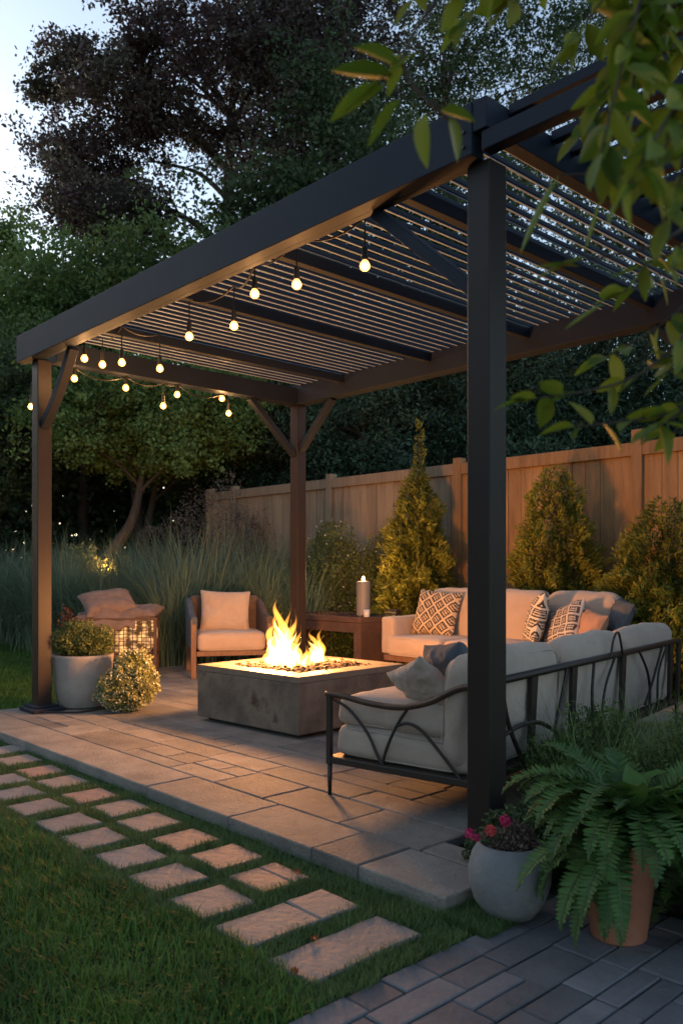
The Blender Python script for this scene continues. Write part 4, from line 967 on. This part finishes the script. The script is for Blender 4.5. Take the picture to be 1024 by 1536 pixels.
# tall grass band
rg = np.random.default_rng(21); parts = []
pathp = [(-9.5,15.0),(-7.2,14.2),(-5.4,13.2),(-4.0,11.6),(-2.8,10.6),(-1.9,10.2),(-1.1,10.2)]
pathp = [np.array(p) for p in pathp]; seg = [np.linalg.norm(b-a) for a,b in zip(pathp[:-1],pathp[1:])]; cum = np.cumsum([0]+seg)
for i in range(250):
    s = rg.random()*cum[-1]; k = np.searchsorted(cum, s)-1; k = max(0,min(k,len(seg)-1)); c = pathp[k]+(pathp[k+1]-pathp[k])*((s-cum[k])/seg[k]); c = c + np.array([.5,.86])*rg.random()**1.3*2.6 + rg.normal(0,.15,2)
    n = 210; b = np.zeros((n,3)); b[:,0] = c[0]; b[:,1] = c[1]; b[:,2] = -.06; b[:,:2] += rg.normal(0,.13,(n,2)); sc_ = rg.uniform(.75,1.2)
    hd = rg.uniform(0,2*math.pi,n)
    parts.append(blades(rg, b, rg.uniform(.8,1.75,n)*sc_, rg.uniform(.010,.018,n), rg.uniform(0,.35,n), rg.uniform(.3,2.2,n), np.clip(rg.uniform(.1,.9)+rg.normal(0,.25,n),0,1), 6, hd))
link('tall_grass', npmesh('tall_grass', *merge(parts)), g_tall, kind='stuff')
for i, (px, d, lb) in enumerate(((355,11.2,'tall feathery grass clump rising behind the armchair back pillow'),(455,9.9,'grass clump between the thin post and the rusted table'),(255,9.7,'upright grass clump just left of the armchair'),(275,10.0,'grass clump rising behind the left arm of the armchair'),(405,10.0,'tall grass clump between the armchair and the thin post'))):
    tuft('ornamental_grass', lb, Vector(((px-512)/F*d, d, -.05)), 330, (.8,1.45), (.008,.014), g_tall, 30+i, .09, curve=(.2,1.4), lean=(0,.25))
shrub('dark_shrub', 'dusky feathery shrub in front of the far end of the fence', 'bush', Vector((-1.85,12.6,0)), [(0,0,1.4,.7,.5,1.1),(.8,.2,1.1,.6,.5,.95),(-.8,.4,1.1,.6,.5,.9),(1.5,-.3,.9,.6,.4,.8)], 17000, .05, g_dry, 22, asp=.25)

# ---------------------------------------------------------------- trees
def tree(name, label, base, crowns, lpc, lsize, m, seed, trunk_top, tr=.2, lean=(0,0), group=None, cat='tree', asp=.55, trunk_pts=None, nlimb=14, flat=.7, spray=26, clear=None):
    rg = np.random.default_rng(seed); r2 = random.Random(seed); t = thing(name, label, cat, base, 0, group)
    cl = []
    for (cx,cy,cz,rx,ry,rz,nc,cr) in crowns:
        d = rg.normal(size=(nc,3)); d /= np.linalg.norm(d,axis=1)[:,None]; k = (rg.random(nc)**.45)[:,None]
        for q in np.array([cx,cy,cz]) + d*k*np.array([rx,ry,rz]): cl.append((q, cr*rg.uniform(.65,1.3)))
    if clear: cl = [c_ for c_ in cl if not (abs(c_[0][0]-clear[0]) < clear[1] and clear[2] < c_[0][2] < clear[3])]
    parts = []
    for q, cr in cl:
        n = int(lpc*rg.uniform(.6,1.4)); ns_ = max(4, n//spray); sc_ = rg.normal(size=(ns_,3))*np.array([cr,cr,cr*flat])*.55
        p = sc_[rg.integers(0,ns_,n)] + rg.normal(size=(n,3))*lsize*np.array([1.25,1.25,.9]); p = p + q
        tb_ = np.clip(rg.uniform(.05,.85), 0, 1)
        parts.append(leaves(rg, p, lsize, np.clip(tb_+rg.normal(0,.18,n),0,1), asp))
    link('crown', npmesh(name+'_crown', *merge(parts)), m, t)
    mb = MB(); tt = Vector(trunk_top)
    tpts = [Vector(p) for p in trunk_pts] if trunk_pts else [Vector((0,0,-.1)), tt*.33+Vector((r2.uniform(-.15,.15),0,0)), tt*.66+Vector((r2.uniform(-.2,.2),0,0)), tt]
    path, rad = smooth_path(tpts, [tr*(1-.8*i/(len(tpts)-1)) for i in range(len(tpts))], 8); rad[0] *= 1.35; rad[1] *= 1.15
    mb.tube(path, rad, 10); mb.build('trunk', m_bark, t, smooth=True)
    lb = MB(); pick = r2.sample(range(len(cl)), min(nlimb, len(cl))); limbs = []
    def near(p, paths, below=.3):
        best = None; bd_ = 1e9
        for pa, ra in paths:
            for a, r_ in zip(pa, ra):
                if a.z > p.z + .2: continue
                dd = (a-p).length + max(0, (a.z-(p.z-below*math.hypot(a.x-p.x,a.y-p.y))))*1.5
                if dd < bd_: bd_ = dd; best = (a, r_)
        return best
    tp2 = [(path[len(path)//4:], rad[len(path)//4:])]
    for i in pick:
        e = Vector(cl[i][0]); b = near(e, tp2, .5)
        if not b: continue
        a, ra = b; L = (e-a).length; m1 = a.lerp(e,.35)+Vector((0,0,L*.1)); m2 = a.lerp(e,.7)+Vector((r2.uniform(-.1,.1)*L,0,L*.07))
        pa, rd = smooth_path([a,m1,m2,e], [ra*.55,ra*.4,ra*.25,.02], 5); lb.tube(pa, rd, 6); limbs.append((pa, rd))
    for i, (q, cr) in enumerate(cl):
        if i in pick or r2.random() < .35: continue
        e = Vector(q); b = near(e, limbs + tp2, .3)
        if not b: continue
        a, ra = b; L = (e-a).length; pa, rd = smooth_path([a, a.lerp(e,.5)+Vector((0,0,L*.08)), e], [min(ra*.6,.05),min(ra*.4,.03),.01], 3); lb.tube(pa, rd, 4)
    lb.build('branch', m_bark, t, smooth=True); return t
def px_crown(base, lst, d0):
    out = []
    for (px,py,rx,ry,dd,dep,nc,cr) in lst:
        d = d0+dd; p = Q(px,py,d); out.append((p.x-base[0], p.y-base[1], p.z-base[2], rx/F*d, dep, ry/F*d, nc, cr))
    return out
# great copper tree
B1 = Vector(((345-512)/F*21, 21, -.07))
tree('copper_beech', 'huge dark copper-leaved tree towering at upper left', B1, px_crown(B1, [
    (330,60,120,95,0,3.0,58,1.0),(205,85,45,32,0,2,14,.55),(120,105,50,28,0,1.6,16,.55),(70,130,28,14,0,1,6,.4),(190,170,80,45,-.5,2.2,34,.75),(120,235,60,35,0,1.8,24,.6),(105,300,45,30,0,1.5,15,.55),(180,310,85,55,-.5,2,32,.6),(300,190,60,40,0,2,12,.6),
    (450,130,110,140,0,3,70,1.2),(440,250,70,80,-.5,2.5,30,1.0),(500,60,120,80,1,3,45,1.2),(370,-90,100,90,0,3,34,1.1),(450,-100,160,110,0,3,40,1.4),(200,400,60,60,0,1.5,18,.8)], 21),
    300, .11, g_cop, 31, (.1,0,14), .34, nlimb=34, clear=(0,.6,8.5,11.8))
B2 = Vector((-5.6,18.5,-.07))
tree('leafy_tree', 'lighter green broadleaf tree below the copper tree at far left', B2, px_crown(B2, [(75,480,75,90,0,1.8,46,.8),(120,440,50,50,0,1.5,24,.7),(40,600,80,90,0,1.8,40,.8),(150,560,70,70,0,1.5,30,.8)], 18.5), 210, .11, g_lit, 32, (0,0,6), .16)
B3 = Vector((-8.3,20,-.07))
tree('leafy_tree', 'pale green tree cut by the left edge of the picture', B3, px_crown(B3, [(5,370,32,38,0,1.2,16,.6),(10,450,50,60,0,1.8,30,.8),(-60,480,80,120,0,2,36,.9),(20,560,60,70,0,1.8,26,.8)], 20), 170, .11, g_lit, 33, (0,0,7), .18)
# trees at upper right
B4 = Vector((3.0,24,-.07))
tree('birch', 'tall fine leaved tree speckled with sky above the pergola corner', B4, px_crown(B4, [(700,120,140,110,0,3,60,1.1),(640,30,110,90,0,3,40,1.0),(820,60,120,110,0,3,48,1.1),(600,200,90,80,0,2.5,30,1.0),(800,230,140,90,0,3,50,1.0)], 24), 150, .11, g_dkg, 34, (0,0,15), .3, nlimb=20)
B5 = Vector((8.2,23,-.07))
tree('birch', 'tall tree seen through the slats at the right edge', B5, px_crown(B5, [(930,120,120,130,0,3,60,1.3),(960,330,120,120,0,3,60,1.2),(860,370,90,90,0,3,40,1.1),(1040,220,90,150,0,3,40,1.2),(1100,420,100,100,0,3,25,1.2)], 23), 140, .11, g_dkg, 35, (0,0,13), .28, nlimb=18)
B6 = Vector((-.3,19,-.07))
tree('dark_tree', 'dark green tree behind the slatted roof beside the copper tree', B6, px_crown(B6, [(520,170,80,70,0,2,36,1.0),(560,290,110,70,0,2.2,45,1.0),(470,340,90,60,0,2,36,.9),(430,420,110,50,0,2,36,.9),(620,400,100,60,0,2,38,1.0),(380,330,50,40,0,1.5,14,.8),(700,330,90,80,0,2,30,1.0)], 19), 190, .12, g_dkg, 36, (0,0,11), .25)
B7 = Vector((-4.2,17,-.07))
tree('leafy_tree', 'dark green spreading tree below the copper crown behind the beam', B7, px_crown(B7, [(230,400,90,45,0,1.5,30,.8),(330,410,60,30,0,1.5,16,.6),(180,470,90,50,0,1.6,32,.8),(300,450,100,40,0,1.6,30,.8)], 17), 210, .1, g_mid, 37, (0,0,6.5), .16)
# understory behind the patio
B8 = Vector((-4.05,14.2,-.07))
tree('garden_tree', 'bent trunk tree lit from the ground behind the left side beam', B8, px_crown(B8, [(190,590,95,45,0,1.0,46,.5),(280,640,100,50,0,1.0,50,.5),(120,630,70,50,0,1.0,34,.5),(215,670,80,35,.5,.8,28,.45),(330,600,70,35,0,.8,24,.5)], 14), 330, .075, g_lit, 38, (0,0,3.5), .19,
     trunk_pts=[(.1,0,-.1),(.02,0,.6),(-.02,0,1.1),(.15,0,1.5),(.45,0,1.95),(.6,0,2.5),(.7,0,3.3)])
B9 = Vector((-7.0,17,-.07))
tree('garden_tree', 'dark trunk tree outside the left post', B9, px_crown(B9, [(30,620,60,50,-1,1,30,.6),(70,560,50,40,-1,1,24,.6),(-20,700,60,50,-1,1,20,.6),(20,690,40,40,0,1,16,.5)], 16), 300, .08, g_dkg, 39, (0,0,4), .18)
B10 = Vector((-3.9,16,-.07))
tree('garden_tree', 'thin double trunked tree in the middle of the shade behind the patio', B10, px_crown(B10, [(240,600,80,60,0,1,36,.6),(350,640,90,50,0,1,40,.6),(400,600,60,40,0,1,24,.6),(300,690,90,30,1,1,26,.5)], 16), 300, .08, g_mid, 40, (.3,0,4.6), .11)
# dark conifers beyond the fence
for i, (px, d, top, wd, lb) in enumerate(((430,15.5,500,95,'dark conifer behind the thin pergola post'),(545,14,500,100,'dark conifer rising behind the fence left of the tallest golden one'),(640,15,470,95,'dark conifer behind the fence just left of the big post'),(790,13.5,480,110,'dark conifer behind the fence just right of the big post'),(900,14.5,460,110,'dark conifer behind the fence above its right post'),(1010,13,470,110,'dark conifer behind the fence at the right edge'),(350,17.5,560,90,'dark conifer beyond the far end of the fence'))):
    bb = Vector(((px-512)/F*d, d, -.07)); zt = Q(px,top,d).z; w_ = wd/F*d
    cr_s = []
    for k in range(6):
        z = 1.2 + (zt-1.2)*k/5; cr_s.append((0,0,z, w_*(1.1-.1*k), w_*(1.0-.1*k), .55, 20, .55))
    tree('dark_conifer', lb, bb, cr_s, 330, .085, g_con, 50+i, (0,0,zt*.9), .15, group='dark conifers beyond the fence', asp=.35, nlimb=8, flat=.8)
# far wood as one mass
rg = np.random.default_rng(77); parts = []
for i in range(520):
    px = rg.uniform(-350,1400); d = rg.uniform(27,33); topz = 8.0 + 2.0*math.sin(px*.011) + rg.normal(0,.8)
    z = rg.random()**.8*topz
    n = 170; p = rg.normal(size=(n,3))*np.array([.9,.7,.75]) + np.array([(px-512)/F*d, d, max(.3,z)])
    parts.append(leaves(rg, p, .28, np.clip(rg.uniform(0,.7)+rg.normal(0,.15,n),0,1), .6))
for i in range(420):  # unseen woods at both sides, added to block warm horizon light
    az_ = rg.uniform(-118,-28) if i < 330 else rg.uniform(30,75); rr_2 = rg.uniform(24,29); z = rg.random()**.8*(8+rg.normal(0,.8)); n = 150
    p = rg.normal(size=(n,3))*np.array([.9,.9,.8]) + np.array([math.sin(R(az_))*rr_2, math.cos(R(az_))*rr_2, max(.3,z)])
    parts.append(leaves(rg, p, .32, np.clip(rg.uniform(0,.7)+rg.normal(0,.15,n),0,1), .6))
link('woodland', npmesh('woodland', *merge(parts)), g_dkg, kind='stuff')
rg = np.random.default_rng(78); parts = []
for i in range(720):
    px = rg.uniform(-500,700); d = rg.uniform(18.5,21); z = rg.random()*5.4
    n = 200; p = rg.normal(size=(n,3))*np.array([.5,.4,.45]) + np.array([(px-512)/F*d, d, max(.2,z)])
    parts.append(leaves(rg, p, .16, np.clip(rg.uniform(0,.7)+rg.normal(0,.15,n),0,1), .6))
link('undergrowth', npmesh('undergrowth', *merge(parts)), g_dkg, kind='stuff')
# ground spotlight for the bent tree
sp = thing('garden_spotlight', 'small spotlight at the foot of the bent trunk tree', 'garden light', Vector((-3.75,13.4,-.06)))
MB().tube([(0,0,0),(0,0,.5)], .012, 6).build('stake', m_iron, sp); MB().tube([(0,0,.5),(-.05,.06,.6)], .04, 12).build('lamp_head', m_iron, sp)
plamp('spot_lamp', (-.06,.1,1.2), 15, (1,.55,.2), .04, sp)

# ---------------------------------------------------------------- overhanging branch in the foreground
OB = Vector((2.3,1.7,-.07)); ot = thing('overhanging_tree', 'green leafy branches reaching in close to the camera at upper right', 'tree', OB)
br = MB(); lv = []; r5 = random.Random(5); ng = np.random.default_rng(5)
def fleaf(base, dirv, ln, wd, tone, roll):
    d = Vector(dirv).normalized(); s = d.cross(Vector((0,0,1))); s = s.normalized() if s.length > .01 else Vector((1,0,0)); nn = s.cross(d); s = s*math.cos(roll)+nn*math.sin(roll); nn = s.cross(d)
    n = 6; rows = []; p = Vector(base)
    bend = r5.uniform(-.7,.3)
    for i in range(n+1):
        t = i/n; w_ = wd*(math.sin(math.pi*min(1,t**.8))**.85 if 0 < t < 1 else .01); dd = (d + nn*bend*t*.7).normalized()
        rows.append([p - s*w_*.5 + nn*w_*.18, p, p + s*w_*.5 + nn*w_*.18]); p = p + dd*ln/n
    V = [tuple(q) for r_ in rows for q in r_]; Fq = [(i*3+j, i*3+j+1, i*3+j+4, i*3+j+3) for i in range(n) for j in range(2)]
    lv.append((np.array(V), np.array(Fq), np.full(len(V), tone)))
def twig(pts, nleaf, ln, wdr=.42, spread=1.0, down=.5, r0=.004):
    p, r_ = smooth_path([Vector(q) for q in pts], [r0*(1-.7*i/(len(pts)-1)) for i in range(len(pts))], 8); br.tube([q-OB for q in p], r_, 5)
    for k in range(nleaf):
        t = .15+.85*(k/(max(1,nleaf-1)))**.9; i = min(len(p)-2, int(t*(len(p)-1))); a = p[i]; d = (p[i+1]-p[i]).normalized()
        s = Vector((r5.gauss(0,1),r5.gauss(0,1)*.8,r5.gauss(0,1)*.6-down)).normalized(); L = ln*r5.uniform(.7,1.2)
        fleaf(a-OB, d*.6+s*spread, L, L*wdr*r5.uniform(.8,1.15), min(1,max(0,r5.gauss(.45,.25))), r5.uniform(-1.2,1.2))
    fleaf(p[-1]-OB, (p[-1]-p[-2]), ln, ln*wdr, .5, r5.uniform(-.8,.8))
# limbs off-frame
top = Vector((1.15,1.5,2.45))
br.tube([q-OB for q in smooth_path([OB, Vector((2.2,1.7,1.2)), Vector((1.9,1.65,2.0)), top, Vector((.75,1.3,2.25))],[.09,.07,.05,.03,.012],8)[0]], smooth_path([OB]*5,[.09,.07,.05,.03,.012],8)[1], 8)
br.tube([q-OB for q in (Vector((1.93,1.66,1.9)), Vector((1.2,1.5,1.55)), Vector((.75,1.38,1.35)))], [.03,.015,.006], 6)
# upper right mass
for (a, b, n_, L) in [((1060,-120),(860,60),9,.085),((1080,-20),(900,150),10,.085),((1060,60),(870,200),10,.08),((1100,120),(960,250),9,.085),((980,-160),(760,10),9,.075),((940,-150),(690,40),8,.07),((1080,200),(1000,330),7,.07),
    ((1000,-80),(900,230),10,.08),((1050,-60),(960,120),9,.08),((880,-150),(700,-10),8,.075),((820,-160),(620,0),7,.07)]:
    for rep in range(2 if b[0] > 880 else 1):
        d = r5.uniform(1.0,1.5); d2 = d - r5.uniform(-.05,.15); b = (b[0]+rep*r5.uniform(-60,40), b[1]+rep*r5.uniform(-70,30)); A_ = Q(*a, d); B_ = Q(*b, d2); mid = A_.lerp(B_,.5)+Vector((0,0,.04)); twig([A_, mid, B_], int(n_*1.6)+6, L*.8)
# cluster around 480-700, 100-240
twig([Q(760,-120,1.15), Q(640,20,1.12), Q(600,90,1.1), Q(570,120,1.1)], 3, .07)
for (px,py,dx,dz,L) in ((590,115,-1,.15,.085),(575,130,-.9,-.45,.085),(600,150,-.6,-.9,.075),(640,170,-.1,-1,.075),(672,175,.25,-.8,.06),(600,100,-.7,.5,.07),(660,165,.9,-.1,.05)):
    fleaf(Q(px,py,1.1)-OB, (dx,.1,dz), L, L*.45, r5.uniform(.3,.8), r5.uniform(-.3,.3))
br.tube([Q(600,90,1.1)-OB, Q(620,130,1.1)-OB, Q(672,180,1.1)-OB], .0025, 5)
# long leaves in front of the post
for (px,py,dx,dz,L) in ((838,262,-.42,-1,.13),(880,385,-1,-.35,.09),(870,400,-1,.1,.08),(905,455,-.8,-.6,.07),(900,300,-.2,-1,.08)):
    fleaf(Q(px,py,1.25)-OB, (dx,.1,dz), L, L*.36, r5.uniform(.3,.8), .3)
br.tube([Q(1100,180,1.3)-OB, Q(960,260,1.27)-OB, Q(838,262,1.25)-OB], [.005,.003,.0015], 5); br.tube([Q(1100,300,1.3)-OB, Q(980,370,1.27)-OB, Q(870,392,1.25)-OB], [.005,.003,.0015], 5)
# lower right mass
for (a, m_, b, n_, L) in [((1100,420),(960,560),(790,600),9,.062),((1120,560),(1000,620),(860,640),8,.06),((1100,380),(1000,480),(900,540),9,.06),((1120,500),(1040,600),(985,640),8,.06),((1100,340),(1010,400),(930,440),9,.06),((1120,430),(1050,500),(1000,560),9,.065),((1110,300),(1040,360),(960,400),8,.06),((1130,620),(1060,640),(1000,650),6,.055)]:
    d = r5.uniform(1.25,1.5); twig([Q(*a,d), Q(*m_,d-.02), Q(*b,d-.05)], n_+2, L*1.0, .42, 1.0, .35, .0035)
br.build('branch', m_bark, ot, smooth=True); link('foliage', npmesh('overhang_leaves', *merge(lv)), g_over, ot, smooth=True)
